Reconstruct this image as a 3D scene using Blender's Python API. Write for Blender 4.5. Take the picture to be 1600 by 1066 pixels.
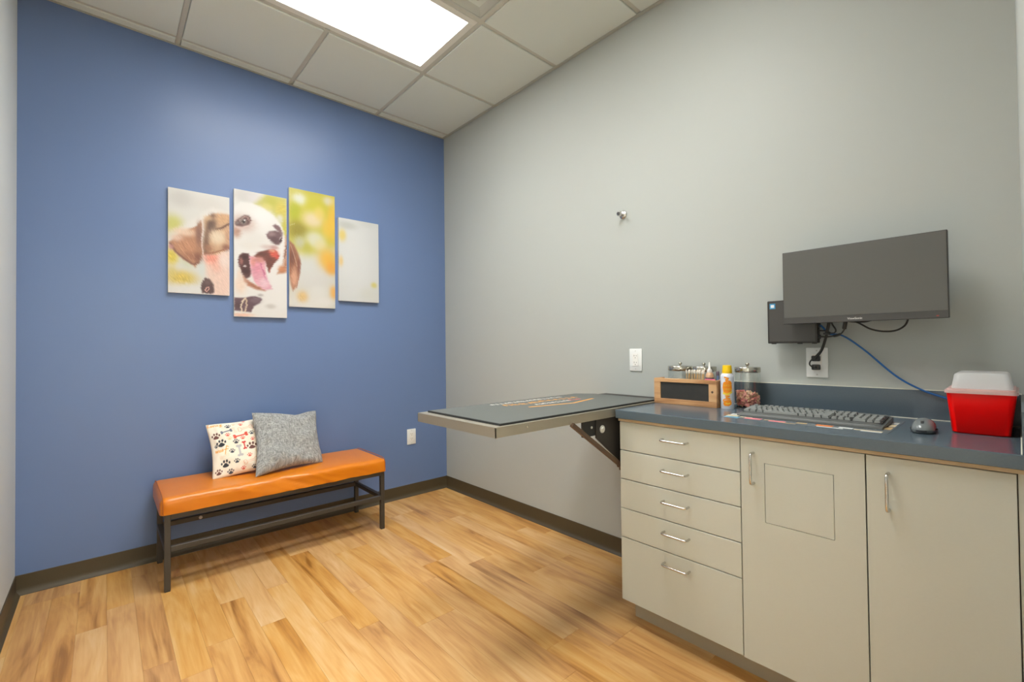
import bpy, bmesh, math, random
import numpy as np
from mathutils import Vector, Matrix, noise

# ------------------------------------------------------------------ clean
for o in list(bpy.data.objects):
    bpy.data.objects.remove(o, do_unlink=True)
scene = bpy.context.scene
C = scene.collection
random.seed(7)

# ------------------------------------------------------------------ camera
YAW, PITCH, ROLL = 0.7304, 0.0143, -0.0113
CAM = Vector((-2.1388, -3.2273, 1.1615))
F = Vector((math.sin(YAW)*math.cos(PITCH), math.cos(YAW)*math.cos(PITCH), math.sin(PITCH)))
R = Vector((math.cos(YAW), -math.sin(YAW), 0))
U = R.cross(F)
R2 = R*math.cos(ROLL) + U*math.sin(ROLL)
U2 = -R*math.sin(ROLL) + U*math.cos(ROLL)
cd = bpy.data.cameras.new('camera')
cam = bpy.data.objects.new('camera', cd)
C.objects.link(cam)
cd.sensor_width = 36.0
cd.lens = 710.3*36/1600
cd.clip_start = 0.01
m = Matrix((R2, U2, -F)).transposed().to_4x4()
m.translation = CAM
cam.matrix_world = m
scene.camera = cam

# ------------------------------------------------------------------ world, light levels, exposure
world = bpy.data.worlds.new('world')
scene.world = world
world.use_nodes = True
world.node_tree.nodes['Background'].inputs[0].default_value = (.8, .85, .9, 1)
world.node_tree.nodes['Background'].inputs[1].default_value = 0.05
PANEL_STRENGTH = 6.0          # radiance of the ceiling light diffusers
FILL_BEAM_WATTS = 6.0            # extra downward area light added at each panel to brighten the lower room
CORRIDOR_FILL_STRENGTH = 38.0      # added unseen corridor panels that fill the room through the doorway
FILL_BEAM_SPREAD = math.radians(125)
scene.view_settings.view_transform = 'Standard'
scene.view_settings.look = 'None'
scene.view_settings.gamma = 1.0
scene.view_settings.use_curve_mapping = False
scene.view_settings.exposure = 0.94

# ------------------------------------------------------------------ measures
W, H = 2.4583, 2.9365       # room width (x from -W to 0) and ceiling height
YW = -3.237                 # near wall
ZC = 0.8958                 # counter top
XF = -0.5241                # cabinet fronts

# ------------------------------------------------------------------ helpers
def lin(c):
    r = []
    for v in c[:3]:
        v /= 255.0
        r.append(v/12.92 if v <= .04045 else ((v+.055)/1.055)**2.4)
    return (r[0], r[1], r[2], 1)

MATS = {}
def mat(name, col, rough=.5, metal=0., bump=None, var=None, spec=.5, coat=0., trans=0., ior=1.45, emit=0., alpha=1., aniso=None):
    mt = bpy.data.materials.new(name); mt.use_nodes = True
    nt = mt.node_tree; b = nt.nodes['Principled BSDF']
    b.inputs['Base Color'].default_value = lin(col)
    b.inputs['Roughness'].default_value = rough
    b.inputs['Metallic'].default_value = metal
    b.inputs['Specular IOR Level'].default_value = spec
    b.inputs['Coat Weight'].default_value = coat
    b.inputs['Coat Roughness'].default_value = .15
    b.inputs['Transmission Weight'].default_value = trans
    b.inputs['IOR'].default_value = ior
    b.inputs['Alpha'].default_value = alpha
    if emit:
        b.inputs['Emission Color'].default_value = lin(col)
        b.inputs['Emission Strength'].default_value = emit
    tc = nt.nodes.new('ShaderNodeTexCoord')
    if var:      # (scale, amount, stretch)
        n = nt.nodes.new('ShaderNodeTexNoise'); n.inputs['Scale'].default_value = var[0]; n.inputs['Detail'].default_value = 5
        mp = nt.nodes.new('ShaderNodeMapping'); mp.inputs['Scale'].default_value = var[2] if len(var) > 2 else (1, 1, 1)
        nt.links.new(tc.outputs['Object'], mp.inputs['Vector']); nt.links.new(mp.outputs[0], n.inputs['Vector'])
        mx = nt.nodes.new('ShaderNodeMix'); mx.data_type = 'RGBA'
        c = np.array(lin(col)[:3]); a = var[1]
        mx.inputs['A'].default_value = (*np.clip(c*(1-a), 0, 1), 1); mx.inputs['B'].default_value = (*np.clip(c*(1+a), 0, 1), 1)
        nt.links.new(n.outputs['Fac'], mx.inputs['Factor']); nt.links.new(mx.outputs['Result'], b.inputs['Base Color'])
    if bump:     # (scale, strength, distance)
        n = nt.nodes.new('ShaderNodeTexNoise'); n.inputs['Scale'].default_value = bump[0]; n.inputs['Detail'].default_value = 3
        nt.links.new(tc.outputs['Object'], n.inputs['Vector'])
        bp = nt.nodes.new('ShaderNodeBump'); bp.inputs['Strength'].default_value = bump[1]
        bp.inputs['Distance'].default_value = bump[2] if len(bump) > 2 else .002
        nt.links.new(n.outputs['Fac'], bp.inputs['Height']); nt.links.new(bp.outputs[0], b.inputs['Normal'])
    MATS[name] = mt
    return mt

def wood(name, stops, along='Y', rough=.45, gscale=1.0, rnd=.12, bumpy=.08, hue=0.):
    """stops: list of (pos, srgb)"""
    mt = bpy.data.materials.new(name); mt.use_nodes = True
    nt = mt.node_tree; b = nt.nodes['Principled BSDF']; N = nt.nodes.new; K = nt.links.new
    tc = N('ShaderNodeTexCoord'); oi = N('ShaderNodeObjectInfo')
    mul = N('ShaderNodeVectorMath'); mul.operation = 'SCALE'; mul.inputs[0].default_value = (13.7, 41.3, 7.9)
    K(oi.outputs['Random'], mul.inputs['Scale'])
    add = N('ShaderNodeVectorMath'); add.operation = 'ADD'
    K(tc.outputs['Object'], add.inputs[0]); K(mul.outputs[0], add.inputs[1])
    def noise_(sx, sl, detail, dist):
        mp = N('ShaderNodeMapping')
        s = [sx*gscale]*3; s['XYZ'.index(along)] = sl*gscale
        mp.inputs['Scale'].default_value = s
        K(add.outputs[0], mp.inputs['Vector'])
        n = N('ShaderNodeTexNoise'); n.inputs['Scale'].default_value = 1; n.inputs['Detail'].default_value = detail
        n.inputs['Distortion'].default_value = dist
        K(mp.outputs[0], n.inputs['Vector']); return n
    big = noise_(13, 1.7, 3, 1.4); fine = noise_(95, 4.5, 4, .6); patch = noise_(5, 2.4, 2, .5)
    m1 = N('ShaderNodeMath'); m1.operation = 'MULTIPLY'; m1.inputs[1].default_value = .62; K(big.outputs['Fac'], m1.inputs[0])
    m2 = N('ShaderNodeMath'); m2.operation = 'MULTIPLY_ADD'; m2.inputs[1].default_value = .2; K(fine.outputs['Fac'], m2.inputs[0]); K(m1.outputs[0], m2.inputs[2])
    m3 = N('ShaderNodeMath'); m3.operation = 'MULTIPLY_ADD'; m3.inputs[1].default_value = .18; K(patch.outputs['Fac'], m3.inputs[0]); K(m2.outputs[0], m3.inputs[2])
    rn = N('ShaderNodeMath'); rn.operation = 'SUBTRACT'; rn.inputs[1].default_value = .5; K(oi.outputs['Random'], rn.inputs[0])
    m4 = N('ShaderNodeMath'); m4.operation = 'MULTIPLY_ADD'; m4.inputs[1].default_value = rnd; K(rn.outputs[0], m4.inputs[0]); K(m3.outputs[0], m4.inputs[2])
    cr = N('ShaderNodeValToRGB'); e = cr.color_ramp.elements
    e[0].position, e[0].color = stops[0][0], lin(stops[0][1]); e[1].position, e[1].color = stops[-1][0], lin(stops[-1][1])
    for p, c in stops[1:-1]:
        q = e.new(p); q.color = lin(c)
    K(m4.outputs[0], cr.inputs['Fac'])
    if hue:      # boards differ in warmth
        fr = N('ShaderNodeMath'); fr.operation = 'MULTIPLY'; fr.inputs[1].default_value = 7.13; K(oi.outputs['Random'], fr.inputs[0])
        f2 = N('ShaderNodeMath'); f2.operation = 'FRACT'; K(fr.outputs[0], f2.inputs[0])
        f3 = N('ShaderNodeMath'); f3.operation = 'MULTIPLY_ADD'; f3.inputs[1].default_value = hue; f3.inputs[2].default_value = 1.02-hue/2; K(f2.outputs[0], f3.inputs[0])
        hs = N('ShaderNodeHueSaturation'); K(f3.outputs[0], hs.inputs['Saturation']); K(cr.outputs[0], hs.inputs['Color']); K(hs.outputs[0], b.inputs['Base Color'])
    else:
        K(cr.outputs[0], b.inputs['Base Color'])
    b.inputs['Roughness'].default_value = rough
    bp = N('ShaderNodeBump'); bp.inputs['Strength'].default_value = bumpy; bp.inputs['Distance'].default_value = .001
    K(fine.outputs['Fac'], bp.inputs['Height']); K(bp.outputs[0], b.inputs['Normal'])
    MATS[name] = mt
    return mt

def vcol_mat(name, rough=.6, bump=None):
    mt = bpy.data.materials.new(name); mt.use_nodes = True
    nt = mt.node_tree; b = nt.nodes['Principled BSDF']
    a = nt.nodes.new('ShaderNodeVertexColor'); a.layer_name = 'print'
    nt.links.new(a.outputs['Color'], b.inputs['Base Color'])
    b.inputs['Roughness'].default_value = rough
    if bump:
        n = nt.nodes.new('ShaderNodeTexNoise'); n.inputs['Scale'].default_value = bump[0]
        tc = nt.nodes.new('ShaderNodeTexCoord'); nt.links.new(tc.outputs['Object'], n.inputs['Vector'])
        bp = nt.nodes.new('ShaderNodeBump'); bp.inputs['Strength'].default_value = bump[1]; bp.inputs['Distance'].default_value = .001
        nt.links.new(n.outputs['Fac'], bp.inputs['Height']); nt.links.new(bp.outputs[0], b.inputs['Normal'])
    MATS[name] = mt
    return mt

WM = {}     # world matrix of every object that parents others
def tag(o, label=None, cat=None, group=None, kind=None):
    if label: o['label'] = label
    if cat: o['category'] = cat
    if group: o['group'] = group
    if kind: o['kind'] = kind
    return o

def thing(name, label, cat, loc, group=None, mtx=None):
    o = bpy.data.objects.new(name, None); C.objects.link(o)
    o.empty_display_size = .05
    mw = mtx if mtx is not None else Matrix.Translation(Vector(loc))
    o.matrix_world = mw; WM[o.name] = mw.copy()
    return tag(o, label, cat, group)

def catmull(pts, n=10):
    pts = [Vector(p) for p in pts]
    P = [2*pts[0]-pts[1]] + pts + [2*pts[-1]-pts[-2]]
    out = []
    for i in range(1, len(P)-2):
        for k in range(n):
            t = k/n; a, b, c, d = P[i-1], P[i], P[i+1], P[i+2]
            out.append(.5*((2*b) + (c-a)*t + (2*a-5*b+4*c-d)*t*t + (-a+3*b-3*c+d)*t**3))
    out.append(pts[-1]); return out

class M:
    """collects shapes in world coordinates; .o() links them as one mesh object"""
    def __init__(s): s.bm = bmesh.new()
    def box(s, x0, x1, y0, y1, z0, z1, bev=0, seg=2):
        t = bmesh.new(); bmesh.ops.create_cube(t, size=1)
        for v in t.verts:
            v.co = Vector(((x0+x1)/2 + v.co.x*(x1-x0), (y0+y1)/2 + v.co.y*(y1-y0), (z0+z1)/2 + v.co.z*(z1-z0)))
        if bev: bmesh.ops.bevel(t, geom=list(t.edges), offset=bev, segments=seg, profile=.5, affect='EDGES')
        return s.merge(t)
    def merge(s, t, mtx=None):
        if mtx is not None: t.transform(mtx)
        me = bpy.data.meshes.new('t'); t.to_mesh(me); t.free(); s.bm.from_mesh(me); bpy.data.meshes.remove(me); return s
    def cyl(s, p0, p1, r, seg=16, r1=None, caps=True):
        p0, p1 = Vector(p0), Vector(p1); d = p1-p0
        q = d.to_track_quat('Z', 'Y').to_matrix(); r1 = r if r1 is None else r1
        a = []; b = []
        for i in range(seg):
            t = 2*math.pi*i/seg; c = Vector((math.cos(t), math.sin(t), 0))
            a.append(s.bm.verts.new(p0 + q @ (c*r))); b.append(s.bm.verts.new(p1 + q @ (c*r1)))
        for i in range(seg):
            j = (i+1) % seg; s.bm.faces.new((a[i], a[j], b[j], b[i]))
        if caps: s.bm.faces.new(a[::-1]); s.bm.faces.new(b)
        return s
    def bar(s, p0, p1, w, h, up=(0, 0, 1)):
        p0, p1 = Vector(p0), Vector(p1); d = (p1-p0).normalized(); up = Vector(up); sd = d.cross(up).normalized(); up = sd.cross(d)
        A = [];
        for p in (p0, p1):
            A.append([s.bm.verts.new(p + sd*w/2*i + up*h/2*j) for i, j in ((-1, -1), (1, -1), (1, 1), (-1, 1))])
        for i in range(4):
            j = (i+1) % 4; s.bm.faces.new((A[0][i], A[0][j], A[1][j], A[1][i]))
        s.bm.faces.new(A[0][::-1]); s.bm.faces.new(A[1]); return s
    def tube(s, pts, r, seg=8, closed=False):
        pts = [Vector(p) for p in pts]; n = len(pts); rings = []; nrm = None
        for i, p in enumerate(pts):
            t = (pts[min(i+1, n-1)] - pts[max(i-1, 0)]).normalized()
            if nrm is None:
                nrm = t.orthogonal().normalized()
            nrm = (nrm - t*nrm.dot(t)).normalized(); bn = t.cross(nrm)
            rr = r[i] if isinstance(r, (list, tuple)) else r
            rings.append([s.bm.verts.new(p + (nrm*math.cos(2*math.pi*k/seg) + bn*math.sin(2*math.pi*k/seg))*rr) for k in range(seg)])
        for a, b in zip(rings, rings[1:]):
            for k in range(seg):
                j = (k+1) % seg; s.bm.faces.new((a[k], a[j], b[j], b[k]))
        s.bm.faces.new(rings[0][::-1]); s.bm.faces.new(rings[-1]); return s
    def lathe(s, prof, c=(0, 0, 0), seg=28, axis='Z', closed=False):
        """prof: (radius, height)"""
        c = Vector(c); rings = []
        for r, h in prof:
            ring = []
            for k in range(seg):
                t = 2*math.pi*k/seg; a, b = r*math.cos(t), r*math.sin(t)
                v = {'Z': (a, b, h), 'X': (h, a, b), 'Y': (b, h, a)}[axis]
                ring.append(s.bm.verts.new(c + Vector(v)))
            rings.append(ring)
        prs = list(zip(rings, rings[1:])) + ([(rings[-1], rings[0])] if closed else [])
        for a, b in prs:
            for k in range(seg):
                j = (k+1) % seg; s.bm.faces.new((a[k], a[j], b[j], b[k]))
        if not closed: s.bm.faces.new(rings[0][::-1]); s.bm.faces.new(rings[-1])
        return s
    def prism(s, poly, axis, a, b):
        """poly in the two remaining axes (in XYZ order), swept from a to b along axis"""
        def V(p, t):
            q = list(p); q.insert('XYZ'.index(axis), t); return s.bm.verts.new(q)
        A = [V(p, a) for p in poly]; B = [V(p, b) for p in poly]; n = len(poly)
        for i in range(n):
            j = (i+1) % n; s.bm.faces.new((A[i], A[j], B[j], B[i]))
        s.bm.faces.new(A[::-1]); s.bm.faces.new(B); return s
    def sphere(s, c, r, sc=(1, 1, 1), u=20, v=12):
        t = bmesh.new(); bmesh.ops.create_uvsphere(t, u_segments=u, v_segments=v, radius=r)
        return s.merge(t, Matrix.Translation(Vector(c)) @ Matrix.Diagonal((*sc, 1)))
    def xf(s, mtx): s.bm.transform(mtx); return s
    def o(s, name, material, parent=None, smooth=40, label=None, world=True):
        bmesh.ops.recalc_face_normals(s.bm, faces=s.bm.faces)
        if parent is not None and world: s.bm.transform(WM[parent.name].inverted())
        me = bpy.data.meshes.new(name); s.bm.to_mesh(me); s.bm.free()
        return link(name, me, material, parent, smooth, label)

def link(name, me, material, parent=None, smooth=40, label=None):
    mm = material if isinstance(material, (list, tuple)) else [material]
    for q in mm: me.materials.append(MATS[q] if isinstance(q, str) else q)
    if smooth:
        me.polygons.foreach_set('use_smooth', [True]*len(me.polygons))
        me.set_sharp_from_angle(angle=math.radians(smooth))
    ob = bpy.data.objects.new(name, me); C.objects.link(ob)
    if parent is not None:
        ob.parent = parent; WM[ob.name] = WM.get(parent.name, Matrix.Identity(4)).copy()
    else:
        WM[ob.name] = Matrix.Identity(4)
    if label: ob['label'] = label
    return ob

def text_bm(txt, size):
    cu = bpy.data.curves.new('t', 'FONT'); cu.body = txt; cu.size = size; cu.align_x = 'CENTER'; cu.align_y = 'CENTER'; cu.extrude = .0003; cu.resolution_u = 3
    ob = bpy.data.objects.new('t', cu); C.objects.link(ob)
    bpy.context.view_layer.update()
    ev = ob.evaluated_get(bpy.context.evaluated_depsgraph_get()); me = ev.to_mesh()
    bm = bmesh.new(); bm.from_mesh(me); ev.to_mesh_clear()
    bpy.data.objects.remove(ob); bpy.data.curves.remove(cu); return bm

# print painter -------------------------------------------------------
def seg_dist(px, py, a, b):
    dx, dy = b[0]-a[0], b[1]-a[1]; L = dx*dx+dy*dy+1e-12
    t = np.clip(((px-a[0])*dx + (py-a[1])*dy)/L, 0, 1)
    return np.hypot(px-a[0]-t*dx, py-a[1]-t*dy)
def poly_sd(px, py, P):
    d = np.full(px.shape, 1e9); ins = np.zeros(px.shape, bool); n = len(P)
    for i in range(n):
        a, b = P[i], P[(i+1) % n]
        d = np.minimum(d, seg_dist(px, py, a, b))
        if a[1] != b[1]:
            c = ((a[1] > py) != (b[1] > py)) & (px < (b[0]-a[0])*(py-a[1])/(b[1]-a[1]) + a[0]); ins ^= c
    return np.where(ins, -d, d)
def mixc(col, c, m):
    return col*(1-m[:, None]) + np.array(c, float)[None, :]*m[:, None]
def s2l(col):
    v = np.clip(col/255., 0, 1); return np.where(v <= .04045, v/12.92, ((v+.055)/1.055)**2.4)
def set_print(me, col_srgb):
    a = me.color_attributes.new('print', 'FLOAT_COLOR', 'POINT')
    rgba = np.ones((len(me.vertices), 4), np.float32); rgba[:, :3] = s2l(col_srgb)
    a.data.foreach_set('color', rgba.ravel())

# ------------------------------------------------------------------ materials
mat('wall_grey', (175, 179, 174), .55, bump=(260, .05, .001))
mat('wall_blue', (105, 127, 169), .36, bump=(260, .10, .001))
mat('wall_white', (206, 209, 206), .55, bump=(260, .05, .001))
mat('tile', (216, 222, 215), .9, bump=(420, .25, .002), var=(500, .035))
mat('tee', (196, 195, 184), .5)
mat('angle_metal', (176, 177, 168), .5)
mat('diffuser', (255, 255, 252), .6, emit=PANEL_STRENGTH)
mat('corridor_fill', (255, 255, 252), .6, emit=CORRIDOR_FILL_STRENGTH)  # glow of the added corridor fill panels
mat('fixture', (224, 223, 214), .45)
mat('vent_grey', (190, 193, 186), .4)
mat('base_vinyl', (76, 66, 47), .45, var=(8, .08))
wood('floor_wood', [(.30, (148, 102, 56)), (.41, (186, 136, 80)), (.49, (200, 152, 92)), (.57, (208, 164, 106)), (.70, (216, 180, 130))], 'Y', .42, rnd=.11, hue=.14)
mat('subfloor', (120, 82, 48), .8)
mat('leather', (214, 122, 14), .34, bump=(240, .10, .001), var=(7, .10), coat=.15)
mat('seam_thread', (170, 92, 30), .5)
mat('black_steel', (66, 61, 54), .42, bump=(300, .05, .0005))
mat('screw_cap', (200, 198, 190), .4)
mat('grey_linen', (154, 154, 151), .95, bump=(300, .7, .003))
vcol_mat('print_cotton', .9, (500, .25))
vcol_mat('canvas_print', .42, (800, .08))
mat('canvas_side', (224, 220, 210), .6)
mat('outlet_white', (232, 233, 230), .4)
mat('socket_dark', (60, 58, 54), .6)
mat('cab', (186, 188, 177), .42, var=(40, .02, (.4, 3, 6)), bump=(300, .03, .0005))
mat('cab_gap', (70, 62, 48), .8)
mat('kick', (160, 150, 130), .55)
mat('chrome', (205, 203, 198), .26, 1.)
mat('steel', (176, 170, 154), .42, .7, var=(60, .05, (1, 12, 12)))
mat('counter', (82, 95, 104), .2, var=(260, .10), bump=(400, .02, .0003))
mat('counter_tan', (182, 162, 130), .6)
mat('caulk', (214, 212, 196), .6)
mat('rubber_mat', (92, 95, 91), .52, bump=(700, .1, .0005))
mat('rubber_edge', (44, 46, 46), .6)
mat('logo_white', (226, 222, 212), .6)
mat('logo_orange', (226, 160, 74), .6)
mat('logo_red', (214, 96, 84), .6)
mat('bracket_black', (46, 42, 38), .5, bump=(260, .05, .0006))
mat('bracket_brown', (92, 72, 56), .45)
wood('box_wood', [(.25, (122, 82, 50)), (.43, (176, 128, 84)), (.58, (202, 156, 108)), (.76, (218, 180, 136))], 'Y', .6, 1.6, .2)
mat('chalkboard', (52, 51, 48), .7, var=(30, .2))

def thin_glass(name):
    mt = bpy.data.materials.new(name); mt.use_nodes = True
    nt = mt.node_tree; N = nt.nodes.new; K = nt.links.new
    nt.nodes.remove(nt.nodes['Principled BSDF'])
    tr = N('ShaderNodeBsdfTransparent'); tr.inputs['Color'].default_value = (.95, .97, .96, 1)
    gl = N('ShaderNodeBsdfGlossy'); gl.inputs['Roughness'].default_value = .04
    lw = N('ShaderNodeLayerWeight'); lw.inputs['Blend'].default_value = .5
    pw = N('ShaderNodeMath'); pw.operation = 'POWER'; pw.inputs[1].default_value = 4.; K(lw.outputs['Facing'], pw.inputs[0])
    fr = N('ShaderNodeMath'); fr.operation = 'MULTIPLY_ADD'; fr.inputs[1].default_value = .6; fr.inputs[2].default_value = .09; K(pw.outputs[0], fr.inputs[0])
    mx = N('ShaderNodeMixShader')
    K(fr.outputs[0], mx.inputs[0]); K(tr.outputs[0], mx.inputs[1]); K(gl.outputs[0], mx.inputs[2]); K(mx.outputs[0], nt.nodes['Material Output'].inputs['Surface'])
    MATS[name] = mt
thin_glass('glass')
def linen(name):
    # heathered weave: two crossing thread noises
    mt = MATS[name]; nt = mt.node_tree; N = nt.nodes.new; K = nt.links.new; b = nt.nodes['Principled BSDF']; tc = N('ShaderNodeTexCoord')
    fac = None
    for sc in ((60, 420, 1), (420, 60, 1)):
        mp = N('ShaderNodeMapping'); mp.inputs['Scale'].default_value = sc; K(tc.outputs['Object'], mp.inputs['Vector'])
        n = N('ShaderNodeTexNoise'); n.inputs['Scale'].default_value = 1; n.inputs['Detail'].default_value = 3; K(mp.outputs[0], n.inputs['Vector'])
        if fac is None: fac = n.outputs['Fac']
        else:
            m_ = N('ShaderNodeMath'); m_.operation = 'ADD'; K(fac, m_.inputs[0]); K(n.outputs['Fac'], m_.inputs[1]); fac = m_.outputs[0]
    cr = N('ShaderNodeValToRGB'); e = cr.color_ramp.elements
    hv = N('ShaderNodeMath'); hv.operation = 'MULTIPLY'; hv.inputs[1].default_value = .5; K(fac, hv.inputs[0])
    e[0].position, e[0].color = .36, lin((104, 105, 105)); e[1].position, e[1].color = .64, lin((190, 190, 186))
    q = e.new(.5); q.color = lin((152, 152, 149))
    K(hv.outputs[0], cr.inputs['Fac']); K(cr.outputs[0], b.inputs['Base Color'])
linen('grey_linen')
mat('lid_steel', (190, 186, 174), .24, 1.)
mat('treat', (216, 150, 130), .75)
mat('treat_pink', (222, 132, 128), .75)
mat('treat_tan', (226, 186, 146), .75)
mat('swab_stick', (218, 184, 130), .7)
mat('swab_tip', (240, 234, 222), .9)
mat('bottle_white', (236, 234, 228), .35)
mat('bottle_label', (206, 168, 132), .5)
mat('bottle_dark', (92, 76, 88), .5)
mat('bottle_blue', (96, 116, 150), .4)
mat('packet_pink', (222, 108, 136), .5)
mat('can_white', (214, 217, 226), .25)
mat('cap_yellow', (240, 196, 16), .35)
mat('can_orange', (238, 142, 20), .35)
mat('can_yellow', (240, 206, 70), .35)
mat('key_dark', (134, 137, 134), .5)
mat('keyboard_dark', (88, 91, 89), .48)
mat('key_bed', (40, 41, 41), .6)
mat('sheet', (104, 112, 116), .25, var=(30, .12))
for n, c in (('pic_pink', (226, 120, 130)), ('pic_orange', (236, 130, 50)), ('pic_blue', (96, 160, 190)), ('pic_cream', (226, 210, 176)), ('pic_white', (224, 226, 222)), ('pic_tan', (190, 160, 110))):
    mat(n, c, .35)
mat('mouse_grey', (112, 118, 118), .2, coat=.3)
mat('mouse_dark', (58, 60, 62), .3)
mat('sharps_red', (254, 4, 2), .3, spec=.3)
mat('sharps_lid', (226, 226, 224), .3, alpha=.5)
mat('sharps_rim', (236, 196, 190), .3, alpha=.75)
mat('plastic_black', (50, 47, 44), .42, bump=(500, .05, .0003))
mat('plastic_grey', (72, 71, 69), .4)
mat('screen_black', (92, 92, 88), .34, spec=.5)
mat('cable_black', (46, 44, 40), .5)
mat('cable_blue', (34, 96, 160), .4)
mat('sticker_blue', (60, 150, 196), .4)
mat('sticker_white', (228, 232, 234), .4)
mat('led_red', (180, 60, 50), .4)
mat('hall_floor', (216, 180, 130), .5)
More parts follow.
